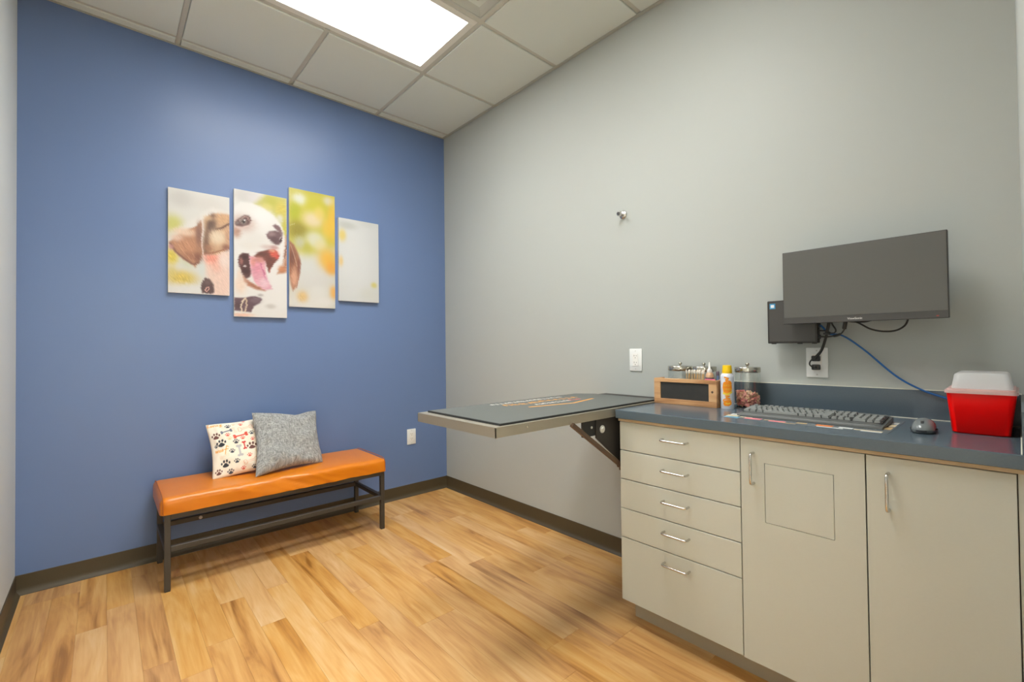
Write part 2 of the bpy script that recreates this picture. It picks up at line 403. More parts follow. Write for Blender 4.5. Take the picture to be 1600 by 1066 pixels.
ART=[('b',0,-1.811,2.041,0.0551,0.0438,(212,210,206),0.9),('b',0,-1.68,2.036,0.0776,0.0397,(226,222,216),0.9),('b',0,-1.852,1.89,0.0451,0.0469,(212,210,112),0.9),('b',0,-1.857,1.702,0.03,0.0438,(232,205,70),0.9),('b',0,-1.812,1.583,0.0674,0.0407,(228,196,84),0.9),('b',0,-1.776,1.687,0.0363,0.0375,(218,222,190),0.9),('b',0,-1.776,1.52,0.0882,0.0282,(240,238,234),0.9),('b',0,-1.857,1.616,0.02,0.0313,(224,204,120),0.7),('p',0,[(-1.857,1.833),(-1.816,1.877),(-1.77,1.923),(-1.717,1.964),(-1.663,2.014),(-1.613,2.01),(-1.568,1.992),(-1.568,1.966),(-1.636,1.973),(-1.68,1.952),(-1.718,1.913),(-1.76,1.874),(-1.817,1.827)],(242,238,232),0.0129,1.0),('p',0,[(-1.707,1.741),(-1.568,1.772),(-1.569,1.496),(-1.659,1.49),(-1.68,1.563),(-1.696,1.632)],(248,216,200),0.0129,1.0),('b',0,-1.664,1.714,0.036,0.0354,(250,160,138),0.95),('b',0,-1.639,1.668,0.0249,0.0364,(248,184,164),0.7),('b',0,-1.6,1.708,0.0286,0.0397,(250,228,218),0.9),('b',0,-1.715,1.65,0.0161,0.0418,(226,232,226),0.9),('b',0,-1.603,1.589,0.0343,0.0595,(250,214,198),0.7),('p',0,[(-1.867,1.785),(-1.857,1.795),(-1.827,1.831),(-1.786,1.863),(-1.739,1.896),(-1.718,1.932),(-1.71,1.901),(-1.715,1.836),(-1.707,1.773),(-1.71,1.734),(-1.728,1.687),(-1.747,1.651),(-1.757,1.664),(-1.801,1.691),(-1.837,1.724),(-1.862,1.758)],(196,142,110),0.0053,1.0),('b',0,-1.796,1.85,0.0476,0.0219,(247,216,190),0.95),('b',0,-1.832,1.812,0.0275,0.0188,(244,210,190),0.85),('b',0,-1.791,1.767,0.0375,0.0375,(212,152,116),0.8),('b',0,-1.728,1.847,0.0139,0.0612,(140,102,90),0.85),('b',0,-1.765,1.714,0.0363,0.0257,(168,112,88),0.7),('l',0,[(-1.864,1.776),(-1.837,1.73),(-1.796,1.694),(-1.754,1.666),(-1.734,1.681)],(128,84,72),0.0094,0.75),('b',0,-1.731,1.712,0.0182,0.0296,(140,92,74),0.75),('b',0,-1.859,1.757,0.011,0.0138,(206,150,146),0.9),('l',0,[(-1.832,1.781),(-1.801,1.735),(-1.765,1.689)],(228,176,140),0.0035,0.5),('l',0,[(-1.796,1.811),(-1.77,1.764),(-1.75,1.71)],(224,168,134),0.0035,0.5),('l',0,[(-1.811,1.796),(-1.791,1.749)],(150,100,80),0.0029,0.5),('p',0,[(-1.706,1.937),(-1.68,1.971),(-1.641,1.988),(-1.591,1.993),(-1.565,1.99),(-1.566,1.792),(-1.603,1.761),(-1.642,1.737),(-1.704,1.736),(-1.707,1.799),(-1.7,1.871)],(216,174,138),0.0065,1.0),('l',0,[(-1.658,1.968),(-1.673,1.914),(-1.686,1.86),(-1.693,1.801),(-1.693,1.749)],(116,86,72),0.027,0.8),('b',0,-1.663,1.912,0.0233,0.0364,(110,84,72),0.8),('b',0,-1.605,1.959,0.0355,0.0304,(224,178,134),0.9),('b',0,-1.68,1.952,0.0215,0.0142,(226,190,150),0.7),('l',0,[(-1.644,1.892),(-1.614,1.903),(-1.58,1.932),(-1.565,1.939)],(110,76,62),0.0106,0.85),('b',0,-1.635,1.845,0.0366,0.0384,(245,226,198),0.95),('l',0,[(-1.702,1.738),(-1.664,1.745),(-1.603,1.773)],(160,104,80),0.0094,0.8),('b',0,-1.68,1.769,0.0204,0.0219,(178,126,98),0.8),('b',0,-1.59,1.789,0.0195,0.0185,(150,98,82),0.85),('b',0,-1.583,1.857,0.0111,0.0331,(208,162,132),0.8),('l',0,[(-1.712,1.927),(-1.707,1.882),(-1.714,1.823),(-1.713,1.785),(-1.708,1.734)],(240,220,210),0.0053,0.9),('p',0,[(-1.715,1.56),(-1.697,1.594),(-1.675,1.589),(-1.656,1.558),(-1.653,1.513),(-1.664,1.501),(-1.713,1.504),(-1.719,1.534)],(98,74,74),0.0041,1.0),('b',0,-1.686,1.569,0.0161,0.0161,(122,98,98),0.7),('l',0,[(-1.697,1.519),(-1.689,1.539),(-1.678,1.54),(-1.679,1.527),(-1.69,1.514),(-1.697,1.519)],(244,186,176),0.0041,1),('b',1,-1.493,2.127,0.0615,0.0354,(216,212,208),0.9),('b',1,-1.43,2.125,0.0423,0.0236,(228,222,222),0.9),('p',1,[(-1.368,2.166),(-1.244,2.166),(-1.245,1.889),(-1.265,1.911),(-1.287,1.998),(-1.328,2.04),(-1.394,2.076),(-1.437,2.083)],(206,200,110),0.015,1.0),('b',1,-1.335,2.12,0.041,0.0339,(198,194,74),0.85),('b',1,-1.279,2.082,0.0313,0.0497,(222,202,84),0.85),('b',1,-1.287,2.021,0.0194,0.0232,(226,224,212),0.9),('b',1,-1.259,1.962,0.0123,0.051,(206,196,80),0.9),('b',1,-1.365,2.082,0.0298,0.021,(226,214,120),0.8),('p',1,[(-1.548,2.046),(-1.514,2.084),(-1.451,2.089),(-1.387,2.069),(-1.336,2.039),(-1.295,1.997),(-1.268,1.943),(-1.257,1.887),(-1.261,1.795),(-1.281,1.71),(-1.246,1.672),(-1.244,1.37),(-1.552,1.359),(-1.551,2.037)],(243,240,236),0.0068,1.0),('b',1,-1.438,1.868,0.0798,0.0472,(234,230,224),0.8),('b',1,-1.394,2.011,0.058,0.0485,(248,246,244),0.8),('b',1,-1.466,1.816,0.0564,0.0236,(236,230,222),0.7),('p',1,[(-1.253,1.913),(-1.244,1.927),(-1.245,1.673),(-1.306,1.656),(-1.296,1.684),(-1.273,1.711),(-1.265,1.778)],(198,144,116),0.0068,1.0),('l',1,[(-1.261,1.762),(-1.252,1.846)],(120,86,76),0.0068,0.7),('b',1,-1.278,1.69,0.0199,0.0215,(216,142,98),0.9),('l',1,[(-1.269,1.711),(-1.254,1.78)],(236,200,176),0.0034,0.7),('b',1,-1.5,1.953,0.0599,0.0457,(198,160,148),0.65),('b',1,-1.536,1.892,0.0232,0.0315,(188,142,122),0.85),('p',1,[(-1.544,1.953),(-1.527,1.975),(-1.493,2.005),(-1.465,2.006),(-1.454,1.977),(-1.466,1.951),(-1.507,1.932),(-1.538,1.932)],(110,78,76),0.0054,1.0),('l',1,[(-1.519,1.967),(-1.493,1.996),(-1.475,1.995),(-1.468,1.977)],(206,170,160),0.0054,0.85),('b',1,-1.5,1.964,0.0183,0.0189,(150,136,130),1),('b',1,-1.497,1.963,0.0075,0.0094,(60,46,46),1),('b',1,-1.492,1.973,0.0041,0.0047,(252,252,252),1),('b',1,-1.531,1.95,0.0089,0.0092,(134,122,118),0.9),('l',1,[(-1.54,1.924),(-1.504,1.923),(-1.471,1.942)],(228,198,188),0.0061,0.85),('p',1,[(-1.332,1.966),(-1.314,1.979),(-1.294,1.968),(-1.271,1.93),(-1.273,1.908),(-1.291,1.93),(-1.314,1.947)],(136,106,108),0.0048,1.0),('p',1,[(-1.369,1.905),(-1.351,1.925),(-1.317,1.937),(-1.287,1.932),(-1.274,1.909),(-1.279,1.875),(-1.295,1.847),(-1.318,1.845),(-1.336,1.865),(-1.362,1.883)],(122,94,96),0.0048,1.0),('b',1,-1.338,1.911,0.0218,0.0149,(158,130,132),0.9),('b',1,-1.321,1.876,0.0224,0.0207,(98,72,76),0.85),('b',1,-1.285,1.878,0.0082,0.0124,(70,48,52),0.9),('l',1,[(-1.294,1.88),(-1.282,1.901)],(204,190,190),0.0041,0.85),('b',1,-1.359,1.823,0.0377,0.0145,(218,192,186),0.8),('b',1,-1.322,1.827,0.0224,0.0129,(190,140,134),0.7),('p',1,[(-1.527,1.722),(-1.521,1.75),(-1.501,1.768),(-1.469,1.768),(-1.459,1.754),(-1.465,1.721),(-1.454,1.651),(-1.459,1.625),(-1.487,1.607),(-1.504,1.638),(-1.521,1.683)],(94,60,60),0.0041,1.0),('p',1,[(-1.441,1.757),(-1.402,1.789),(-1.359,1.807),(-1.314,1.81),(-1.295,1.783),(-1.302,1.749),(-1.322,1.728),(-1.343,1.687),(-1.355,1.66),(-1.366,1.693),(-1.381,1.731),(-1.417,1.733)],(126,74,64),0.0048,1.0),('b',1,-1.325,1.787,0.0254,0.0224,(236,104,84),0.95),('b',1,-1.307,1.769,0.0112,0.0149,(224,92,80),0.9),('b',1,-1.335,1.802,0.0149,0.0075,(250,180,150),0.9),('b',1,-1.395,1.774,0.0254,0.0129,(108,66,58),0.8),('b',1,-1.351,1.725,0.0145,0.0249,(116,70,60),0.8),('b',1,-1.511,1.716,0.0089,0.0205,(198,130,118),0.75),('b',1,-1.49,1.687,0.0068,0.0063,(242,228,224),0.9),('b',1,-1.487,1.654,0.0211,0.0189,(70,42,44),0.8),('b',1,-1.492,1.742,0.0164,0.0142,(70,44,44),0.7),('p',1,[(-1.467,1.753),(-1.431,1.749),(-1.395,1.75),(-1.377,1.724),(-1.374,1.667),(-1.363,1.612),(-1.336,1.556),(-1.381,1.544),(-1.414,1.566),(-1.438,1.596),(-1.456,1.649)],(236,170,184),0.0054,1.0),('b',1,-1.41,1.736,0.0276,0.0194,(206,138,120),0.8),('b',1,-1.423,1.682,0.0218,0.0323,(230,150,168),0.8),('l',1,[(-1.402,1.713),(-1.387,1.658),(-1.369,1.602)],(208,112,150),0.0068,0.8),('b',1,-1.383,1.59,0.029,0.0315,(247,208,218),0.9),('b',1,-1.444,1.72,0.0127,0.0252,(228,152,138),0.8),('l',1,[(-1.348,1.69),(-1.35,1.662)],(204,94,84),0.0034,0.85),('p',1,[(-1.504,1.63),(-1.48,1.605),(-1.449,1.584),(-1.41,1.564),(-1.375,1.541),(-1.424,1.545),(-1.473,1.565),(-1.498,1.59)],(188,126,100),0.0061,1.0),('b',1,-1.515,1.567,0.0308,0.0512,(251,222,200),0.85),('b',1,-1.521,1.637,0.0109,0.0307,(250,226,206),0.8),('p',1,[(-1.549,1.487),(-1.494,1.489),(-1.453,1.501),(-1.432,1.502),(-1.394,1.489),(-1.406,1.464),(-1.442,1.438),(-1.457,1.401),(-1.549,1.409)],(112,86,94),0.0041,1.0),('b',1,-1.432,1.477,0.029,0.0173,(134,110,120),0.9),('b',1,-1.529,1.441,0.0164,0.0215,(88,64,70),0.8),('l',1,[(-1.446,1.493),(-1.403,1.484)],(150,128,136),0.0034,0.7),('l',1,[(-1.488,1.487),(-1.505,1.466),(-1.512,1.434),(-1.507,1.403)],(247,228,200),0.0082,1),('l',1,[(-1.484,1.483),(-1.482,1.444),(-1.489,1.404)],(236,210,180),0.0068,1),('b',1,-1.508,1.382,0.0581,0.0107,(252,204,180),0.9),('b',1,-1.345,1.443,0.0269,0.0145,(212,206,200),0.9),('b',1,-1.403,1.512,0.0155,0.0079,(170,160,158),0.6),('p',2,[(-1.242,2.242),(-0.911,2.318),(-0.913,1.896),(-1.029,1.838),(-1.12,1.784),(-1.244,1.849)],(208,198,72),0.0328,1.0),('b',2,-1.167,2.173,0.0448,0.0389,(232,236,232),0.95),('b',2,-0.975,2.197,0.0357,0.0301,(226,222,205),0.9),('b',2,-1.068,2.136,0.06,0.063,(210,204,56),0.9),('b',2,-1.196,2.08,0.038,0.06,(184,190,40),0.9),('b',2,-1.177,1.961,0.0665,0.0615,(158,146,52),0.95),('b',2,-1.079,2.05,0.066,0.0525,(238,220,190),0.9),('b',2,-1.038,2.1,0.0308,0.043,(244,214,120),0.7),('b',2,-0.987,2.003,0.0315,0.0645,(240,200,80),0.8),('b',2,-0.945,2.053,0.0322,0.129,(246,198,70),0.9),('b',2,-1.168,1.881,0.038,0.041,(200,200,170),0.9),('b',2,-1.069,1.916,0.06,0.0525,(224,226,214),0.9),('b',2,-1.12,1.815,0.0234,0.0615,(196,190,80),0.9),('b',2,-1.029,1.88,0.041,0.042,(232,222,170),0.9),('b',2,-1.081,1.664,0.15,0.1128,(226,224,220),0.95),('b',2,-1.12,1.743,0.0487,0.0615,(224,226,222),0.9),('b',2,-1.131,1.475,0.1365,0.0615,(236,232,226),0.9),('b',2,-0.978,1.791,0.0615,0.0645,(246,190,72),0.95),('b',2,-0.952,1.73,0.043,0.043,(248,176,70),0.9),('b',2,-0.942,1.56,0.0273,0.043,(250,186,96),0.95),('b',2,-1.15,1.52,0.0331,0.0348,(236,196,130),0.9),('b',2,-1.041,1.553,0.0615,0.042,(236,234,228),0.8),('b',2,-1.01,1.492,0.0615,0.0315,(240,236,230),0.9),('p',2,[(-1.236,1.891),(-1.202,1.861),(-1.178,1.808),(-1.161,1.744),(-1.169,1.671),(-1.185,1.599),(-1.209,1.553),(-1.222,1.59),(-1.237,1.69)],(170,116,90),0.0057,1.0),('b',2,-1.202,1.643,0.019,0.0615,(230,176,146),0.95),('b',2,-1.216,1.773,0.019,0.0512,(126,82,70),0.8),('b',2,-1.173,1.727,0.0098,0.0513,(140,90,80),0.7),('l',2,[(-1.225,1.862),(-1.197,1.775),(-1.183,1.716)],(214,180,160),0.0033,0.8),('l',2,[(-1.169,1.676),(-1.188,1.573)],(176,110,90),0.0041,0.8),('l',2,[(-1.227,1.988),(-1.196,2.004)],(236,230,190),0.0025,0.7),('b',3,-0.759,1.785,0.1265,0.225,(234,236,236),0.9),('b',3,-0.847,2.053,0.066,0.0264,(204,206,200),0.9),('b',3,-0.699,2.096,0.0822,0.0337,(220,222,218),0.9),('b',3,-0.88,1.977,0.0258,0.0396,(240,214,120),0.9),('b',3,-0.89,1.791,0.0154,0.033,(244,206,130),0.8),('b',3,-0.643,1.636,0.0216,0.0202,(226,214,120),0.9),('b',3,-0.679,1.568,0.072,0.045,(226,228,220),0.8)]
PAT=[('paw',0.1,0.715,0.0724,(98,58,52)),('paw',0.159,0.56,0.0816,(44,48,54)),('paw',0.286,0.872,0.0474,(62,66,76)),('paw',0.266,0.702,0.0421,(214,92,76)),('paw',0.186,0.196,0.0737,(44,48,54)),('paw',0.297,0.397,0.0474,(62,66,76)),('paw',0.369,0.549,0.05,(62,66,76)),('paw',0.469,0.601,0.0395,(214,92,76)),('paw',0.579,0.424,0.0816,(98,58,52)),('paw',0.604,0.665,0.0447,(62,66,76)),('paw',0.605,0.552,0.0342,(214,92,76)),('paw',0.526,0.265,0.0395,(214,92,76)),('paw',0.344,0.207,0.0474,(62,66,76)),('paw',0.245,0.054,0.0526,(62,66,76)),('paw',0.421,0.064,0.0395,(214,92,76)),('paw',0.578,0.051,0.0447,(62,66,76)),('paw',0.469,0.882,0.0368,(214,92,76)),('paw',0.683,0.756,0.0447,(62,66,76)),('paw',0.086,0.087,0.0579,(98,58,52)),('paw',0.691,0.379,0.0447,(62,66,76)),('paw',0.283,0.627,0.0447,(222,196,150)),('paw',0.705,0.591,0.0342,(214,92,76)),('paw',0.691,0.19,0.0395,(62,66,76)),('paw',0.367,0.909,0.0342,(222,196,150)),('paw',0.08,0.535,0.0342,(62,66,76)),('paw',0.653,0.317,0.0447,(222,196,150)),('paw',0.663,0.075,0.0342,(214,92,76)),('paw',0.521,0.96,0.0316,(214,92,76)),('paw',0.791,0.811,0.0526,(98,58,52)),('paw',0.828,0.529,0.0474,(62,66,76)),('paw',0.798,0.255,0.0526,(214,92,76)),('paw',0.841,0.071,0.0474,(62,66,76)),('paw',0.903,0.692,0.0395,(214,92,76)),('paw',0.898,0.341,0.0447,(98,58,52)),('paw',0.198,0.91,0.0289,(222,196,150)),('bone',0.257,0.779,0.0816,8,(104,108,122),0),('bone',0.444,0.659,0.1026,8,(214,80,62),0),('bone',0.478,0.466,0.0711,-86,(200,52,48),0),('bone',0.401,0.387,0.1026,-88,(186,182,180),0),('bone',0.528,0.789,0.1,8,(228,140,100),1),('bone',0.532,0.167,0.0947,10,(224,150,110),1),('bone',0.779,0.398,0.0921,30,(104,108,122),0),('bone',0.369,0.779,0.0526,-70,(236,190,160),1),('bone',0.18,0.335,0.0605,10,(240,206,170),1),('bone',0.85,0.926,0.0789,-20,(214,92,76),0),('s',[(0.031,0.986),(0.015,0.929),(0.044,0.929)],(236,160,70)),('s',[(0.066,0.952),(0.056,0.94),(0.063,0.924),(0.078,0.938),(0.066,0.952)],(236,160,70)),('s',[(0.09,0.953),(0.093,0.924),(0.109,0.954)],(236,160,70)),('s',[(0.124,0.949),(0.119,0.922)],(236,160,70)),('s',[(0.137,0.92),(0.144,0.948),(0.16,0.943),(0.157,0.918)],(236,160,70)),('s',[(0.199,0.942),(0.182,0.941),(0.18,0.922),(0.197,0.923),(0.202,0.95),(0.193,0.895),(0.177,0.894)],(236,160,70)),('s',[(0.062,0.466),(0.066,0.426),(0.082,0.455),(0.09,0.422),(0.105,0.463)],(236,160,70)),('s',[(0.132,0.456),(0.114,0.446),(0.117,0.423),(0.136,0.426),(0.132,0.456)],(236,160,70)),('s',[(0.169,0.458),(0.152,0.449),(0.153,0.425),(0.172,0.43),(0.169,0.458)],(236,160,70)),('s',[(0.252,0.485),(0.227,0.505),(0.211,0.443),(0.197,0.365)],(236,160,70)),('s',[(0.186,0.447),(0.246,0.451)],(236,160,70))]

# ================================================================== SETTING
def struct(name, m_, material, parent=None, smooth=None):
    o = m_.o(name, material, parent, smooth)
    if parent is None: o['kind'] = 'structure'
    return o

T = .12
struct('wall_back', M().box(-W-T, T, 0, T, -.05, H+.15), 'wall_blue')
struct('wall_right', M().box(0, T, YW-T, 0, -.05, H+.15), 'wall_grey')
struct('wall_left', M().box(-W-T, -W, -4.95, 0, -.05, H+.15), 'wall_white')
DX0, DX1, DZ = -2.405, -1.46, 2.13        # doorway in the near wall; the photograph is taken from it
wf = M(); wf.box(DX1, 0, YW-T, YW, -.05, H+.15); wf.box(-W, DX0, YW-T, YW, -.05, H+.15); wf.box(DX0, DX1, YW-T, YW, DZ, H+.15)
struct('wall_front', wf, 'wall_grey')
# corridor beyond the doorway
struct('floor_corridor', M().box(-W, T, -4.95, YW-T, -.05, 0), 'hall_floor')
struct('floor_threshold', M().box(DX0, DX1, YW-T, YW, -.05, 0), 'hall_floor')
struct('wall_corridor', M().box(-W-T, T, -5.07, -4.95, -.05, H+.15), 'wall_white')
struct('wall_corridor_end', M().box(0, T, -4.95, YW-T, -.05, H+.15), 'wall_white')
struct('ceiling_corridor', M().box(-W, 0, -4.95, YW-T, H, H+.1), 'tile')

# floor: planks run from the near wall to the blue wall
fl = struct('floor', M().box(-W, 0, YW, 0, -.05, -.008), 'subfloor')
PWD = .0965
edges = []
x = -1.2625
while x > -W: x -= PWD
while x < 0:
    edges.append((max(x, -W), min(x+PWD, 0))); x += PWD
rp = random.Random(3)
pl_mesh = {}
def plank(x0, x1, y0, y1):
    key = (round(x1-x0, 4), round(y1-y0, 3))
    if key not in pl_mesh:
        w, l = (x1-x0)/2-.00015, (y1-y0)/2-.0003; c = .0004
        bm = bmesh.new(); a = [(-w, -l), (w, -l), (w, l), (-w, l)]; b = [(-w+c, -l+c), (w-c, -l+c), (w-c, l-c), (-w+c, l-c)]
        v0 = [bm.verts.new((p[0], p[1], -.008)) for p in a]; v1 = [bm.verts.new((p[0], p[1], -c)) for p in a]; v2 = [bm.verts.new((p[0], p[1], 0)) for p in b]
        for A, B in ((v0, v1), (v1, v2)):
            for i in range(4): bm.faces.new((A[i], A[(i+1) % 4], B[(i+1) % 4], B[i]))
        bm.faces.new(v2); bm.faces.new(v0[::-1])
        me = bpy.data.meshes.new('plank'); bm.to_mesh(me); bm.free(); me.materials.append(MATS['floor_wood']); pl_mesh[key] = me
    o = bpy.data.objects.new('plank', pl_mesh[key]); C.objects.link(o); o.parent = fl
    o.location = ((x0+x1)/2, (y0+y1)/2, 0)
for i, (x0, x1) in enumerate(edges):
    if x1-x0 < .01: continue
    y = 0 + rp.choice((.15, .3, .45, .6, .75))
    L = .915
    while y > YW:
        y1 = min(y, 0); y0 = max(y-L, YW)
        if y1-y0 > .02: plank(x0, x1, y0, y1)
        y -= L

# vinyl cove base
def base_prof(sgn=1):
    return [(0, 0), (.020, 0), (.019, .003), (.010, .010), (.005, .018), (.0035, .03), (.0035, .092), (.002, .0937), (0, .0937)]
b = M(); b.prism([(-d, z) for d, z in base_prof()], 'X', -W, 0); struct('baseboard_back', b, 'base_vinyl', smooth=30)
b = M(); b.prism([(-d, z) for d, z in base_prof()], 'Y', -2.09, 0); struct('baseboard_right', b, 'base_vinyl', smooth=30)
b = M(); b.prism([(-W+d, z) for d, z in base_prof()], 'Y', YW, 0); struct('baseboard_left', b, 'base_vinyl', smooth=30)

# door frame around the doorway
d = M(); d.box(DX0, DX0+.04, YW-T-.01, YW, 0, DZ); d.box(DX1-.04, DX1, YW-T-.01, YW, 0, DZ); d.box(DX0, DX1, YW-T-.01, YW, DZ-.04, DZ)
struct('door_1', d, 'base_vinyl')

# ceiling: slab, grid, tegular tiles
ce = struct('ceiling', M().box(-W, 0, YW, 0, H+.03, H+.15), 'tile')
XS = [0, -.6082, -1.2178, -1.8274, -2.437, -W]
YS = [0, -.0759, -.6855, -1.2951, -1.9047, -2.5143, -3.1239, YW]
TZ = H + .007        # underside of the tees; tile faces hang lower
for x in XS[1:-1]:
    for y0, y1 in ([(-.6855, 0), (-1.9047, -1.2951), (YW, -2.5143)] if abs(x+1.2178) < .01 else [(YW, 0)]):     # the light panels are two tiles long
        t = M(); t.box(x-.012, x+.012, y0, y1, TZ, TZ+.003); t.box(x-.002, x+.002, y0, y1, TZ+.003, H+.03); t.o('ceiling_tee', 'tee', ce, None)
for y in YS[1:-1]:
    for a, b_ in zip(XS, XS[1:]):
        if a-b_ < .1: continue
        t = M(); t.box(b_+.012, a-.012 if a else 0, y-.012, y+.012, TZ+.0003, TZ+.0033); t.box(b_+.012, a-.012 if a else 0, y-.002, y+.002, TZ+.0033, H+.03); t.o('ceiling_tee', 'tee', ce, None)
LIGHTS = [(-1.8274, -.6082, -1.2951, -.6855), (-1.8274, -.6082, -2.5143, -1.9047)]
VENT = (-1.2178, -.6082, -1.9047, -1.2951)
def taken(xa, xb, ya, yb):
    for q in LIGHTS + [VENT]:
        if xa >= q[0]-.01 and xb <= q[1]+.01 and ya >= q[2]-.01 and yb <= q[3]+.01: return True
    return False
for a, b_ in zip(XS, XS[1:]):
    for c, e in zip(YS, YS[1:]):
        if a-b_ < .1 or taken(b_, a, e, c): continue
        x0, x1 = b_+.014, (a-.014 if a else -.001); y0, y1 = (e+.014 if e != YW else YW), (c-.014 if c else -.001)
        t = M(); t.box(x0, x1, y0, y1, H, H+.018, bev=.002, seg=1); t.o('ceiling_tile', 'tile', ce, None)
# wall angle
struct('trim_1', M().box(-.022, 0, YW, 0, H-.004, H-.0005), 'angle_metal')
struct('trim_2', M().box(-W, 0, -.014, 0, H-.004, H-.0005), 'angle_metal')
struct('trim_3', M().box(-W, -W+.022, YW, 0, H-.004, H+.006), 'angle_metal')
struct('trim_4', M().box(-W, 0, YW, YW+.02, H-.004, H-.0005), 'angle_metal')

# ================================================================== CEILING FIXTURES
def troffer(q, label):
    x0, x1, y0, y1 = q
    t = thing('ceiling_light', label, 'light', ((x0+x1)/2, (y0+y1)/2, H), 'recessed ceiling light panels')
    f = M(); fw = .038; xi0, xi1, yi0, yi1 = x0+.013, x1-.013, y0+.013, y1-.013
    z0, z1 = TZ-.002, TZ+.012
    f.box(xi0, xi1, yi0, yi0+fw, z0, z1, .001, 1); f.box(xi0, xi1, yi1-fw, yi1, z0, z1, .001, 1)
    f.box(xi0, xi0+fw, yi0+fw, yi1-fw, z0, z1, .001, 1); f.box(xi1-fw, xi1, yi0+fw, yi1-fw, z0, z1, .001, 1)
    f.o('frame', 'fixture', t, None)
    M().box(xi0+fw, xi1-fw, yi0+fw, yi1-fw, TZ+.003, TZ+.01).o('diffuser', 'diffuser', t, None, 'glowing white light diffuser')
    ld = bpy.data.lights.new('fill_beam', 'AREA'); ld.shape = 'RECTANGLE'; ld.size = x1-x0-.12; ld.size_y = y1-y0-.12  # added area light just below the diffuser, sends more light down
    ld.energy = FILL_BEAM_WATTS; ld.spread = FILL_BEAM_SPREAD
    lo = bpy.data.objects.new('fill_beam', ld); C.objects.link(lo); lo.parent = t; lo.location = (0, 0, TZ-H+.001)
    return t
troffer(LIGHTS[0], 'glowing white rectangular ceiling light panel nearest the blue wall')
troffer(LIGHTS[1], 'glowing ceiling light panel nearest the doorway, beyond the air vent')
for lx, lab in ((-2.22, 'added unseen fill light panel on the corridor ceiling straight outside the doorway'), (-1.06, 'added unseen fill light panel on the corridor ceiling past the doorway toward the counter side')):  # out-of-view panels added to lift the lower half of the room
    t = thing('ceiling_light', lab, 'light', (lx+.5, -4.15, H), 'recessed ceiling light panels')
    M().box(lx, lx+1.05, -4.46, -3.84, H-.012, H-.001).o('frame', 'fixture', t, None)
    M().box(lx+.03, lx+1.02, -4.43, -3.87, H-.016, H-.012).o('diffuser', 'corridor_fill', t, None)

x0, x1, y0, y1 = VENT
t = thing('ceiling_vent', 'square grey stepped air vent in the ceiling beside the light panel', 'vent', ((x0+x1)/2, (y0+y1)/2, H))
xc, yc = (x0+x1)/2, (y0+y1)/2
def sqring(m_, ro, zo, ri, zi):
    A = [m_.bm.verts.new((xc+sx*ro, yc+sy*ro, zo)) for sx, sy in ((-1, -1), (1, -1), (1, 1), (-1, 1))]
    B = [m_.bm.verts.new((xc+sx*ri, yc+sy*ri, zi)) for sx, sy in ((-1, -1), (1, -1), (1, 1), (-1, 1))]
    for i in range(4): m_.bm.faces.new((A[i], A[(i+1) % 4], B[(i+1) % 4], B[i]))
f = M()
sqring(f, .2925, TZ, .285, TZ); sqring(f, .285, TZ, .285, TZ+.004); sqring(f, .285, TZ+.004, .21, TZ+.045)
f.o('frame', 'vent_grey', t, None)
for ro in (.21, .14):
    f = M(); sqring(f, ro, TZ+.012, ro-.06, TZ+.05); sqring(f, ro-.06, TZ+.0515, ro, TZ+.0135); sqring(f, ro, TZ+.0135, ro, TZ+.012); f.o('vane', 'vent_grey', t, None)
M().box(xc-.07, xc+.07, yc-.07, yc+.07, TZ+.010, TZ+.014, .002).o('center_plate', 'vent_grey', t, None)
M().box(xc-.22, xc+.22, yc-.22, yc+.22, TZ+.075, TZ+.08).o('duct_back', 'socket_dark', t, None)

# ================================================================== BENCH
BX0, BX1, BY0, BY1 = -1.925, -.788, -.466, -.036
bench = thing('bench', 'orange leather cushioned bench on a black steel frame against the blue wall', 'bench', ((BX0+BX1)/2, (BY0+BY1)/2, 0))
tw = .025
for x in (BX0, BX1-tw):
    for y in (BY0, BY1-tw):
        M().box(x, x+tw, y, y+tw, .004, .375, .0015, 1).o('leg', 'black_steel', bench, None)
        M().box(x+.001, x+tw-.001, y+.001, y+tw-.001, 0, .005).o('foot_cap', 'rubber_edge', bench, None)
for z0, z1, nm in ((.345, .372, 'top_rail'), (.19, .215, 'lower_rail')):
    for y in (BY0, BY1-tw): M().box(BX0+tw, BX1-tw, y, y+tw, z0, z1, .0015, 1).o(nm, 'black_steel', bench, None)
    for x in (BX0, BX1-tw): M().box(x, x+tw, BY0+tw, BY1-tw, z0, z1, .0015, 1).o(nm, 'black_steel', bench, None)
M().lathe([(.0, -.006), (.008, -.006), (.009, -.003), (.009, 0)], (-1.727, BY1-tw, .203), 16, 'Y').o('screw_cap', 'screw_cap', bench)
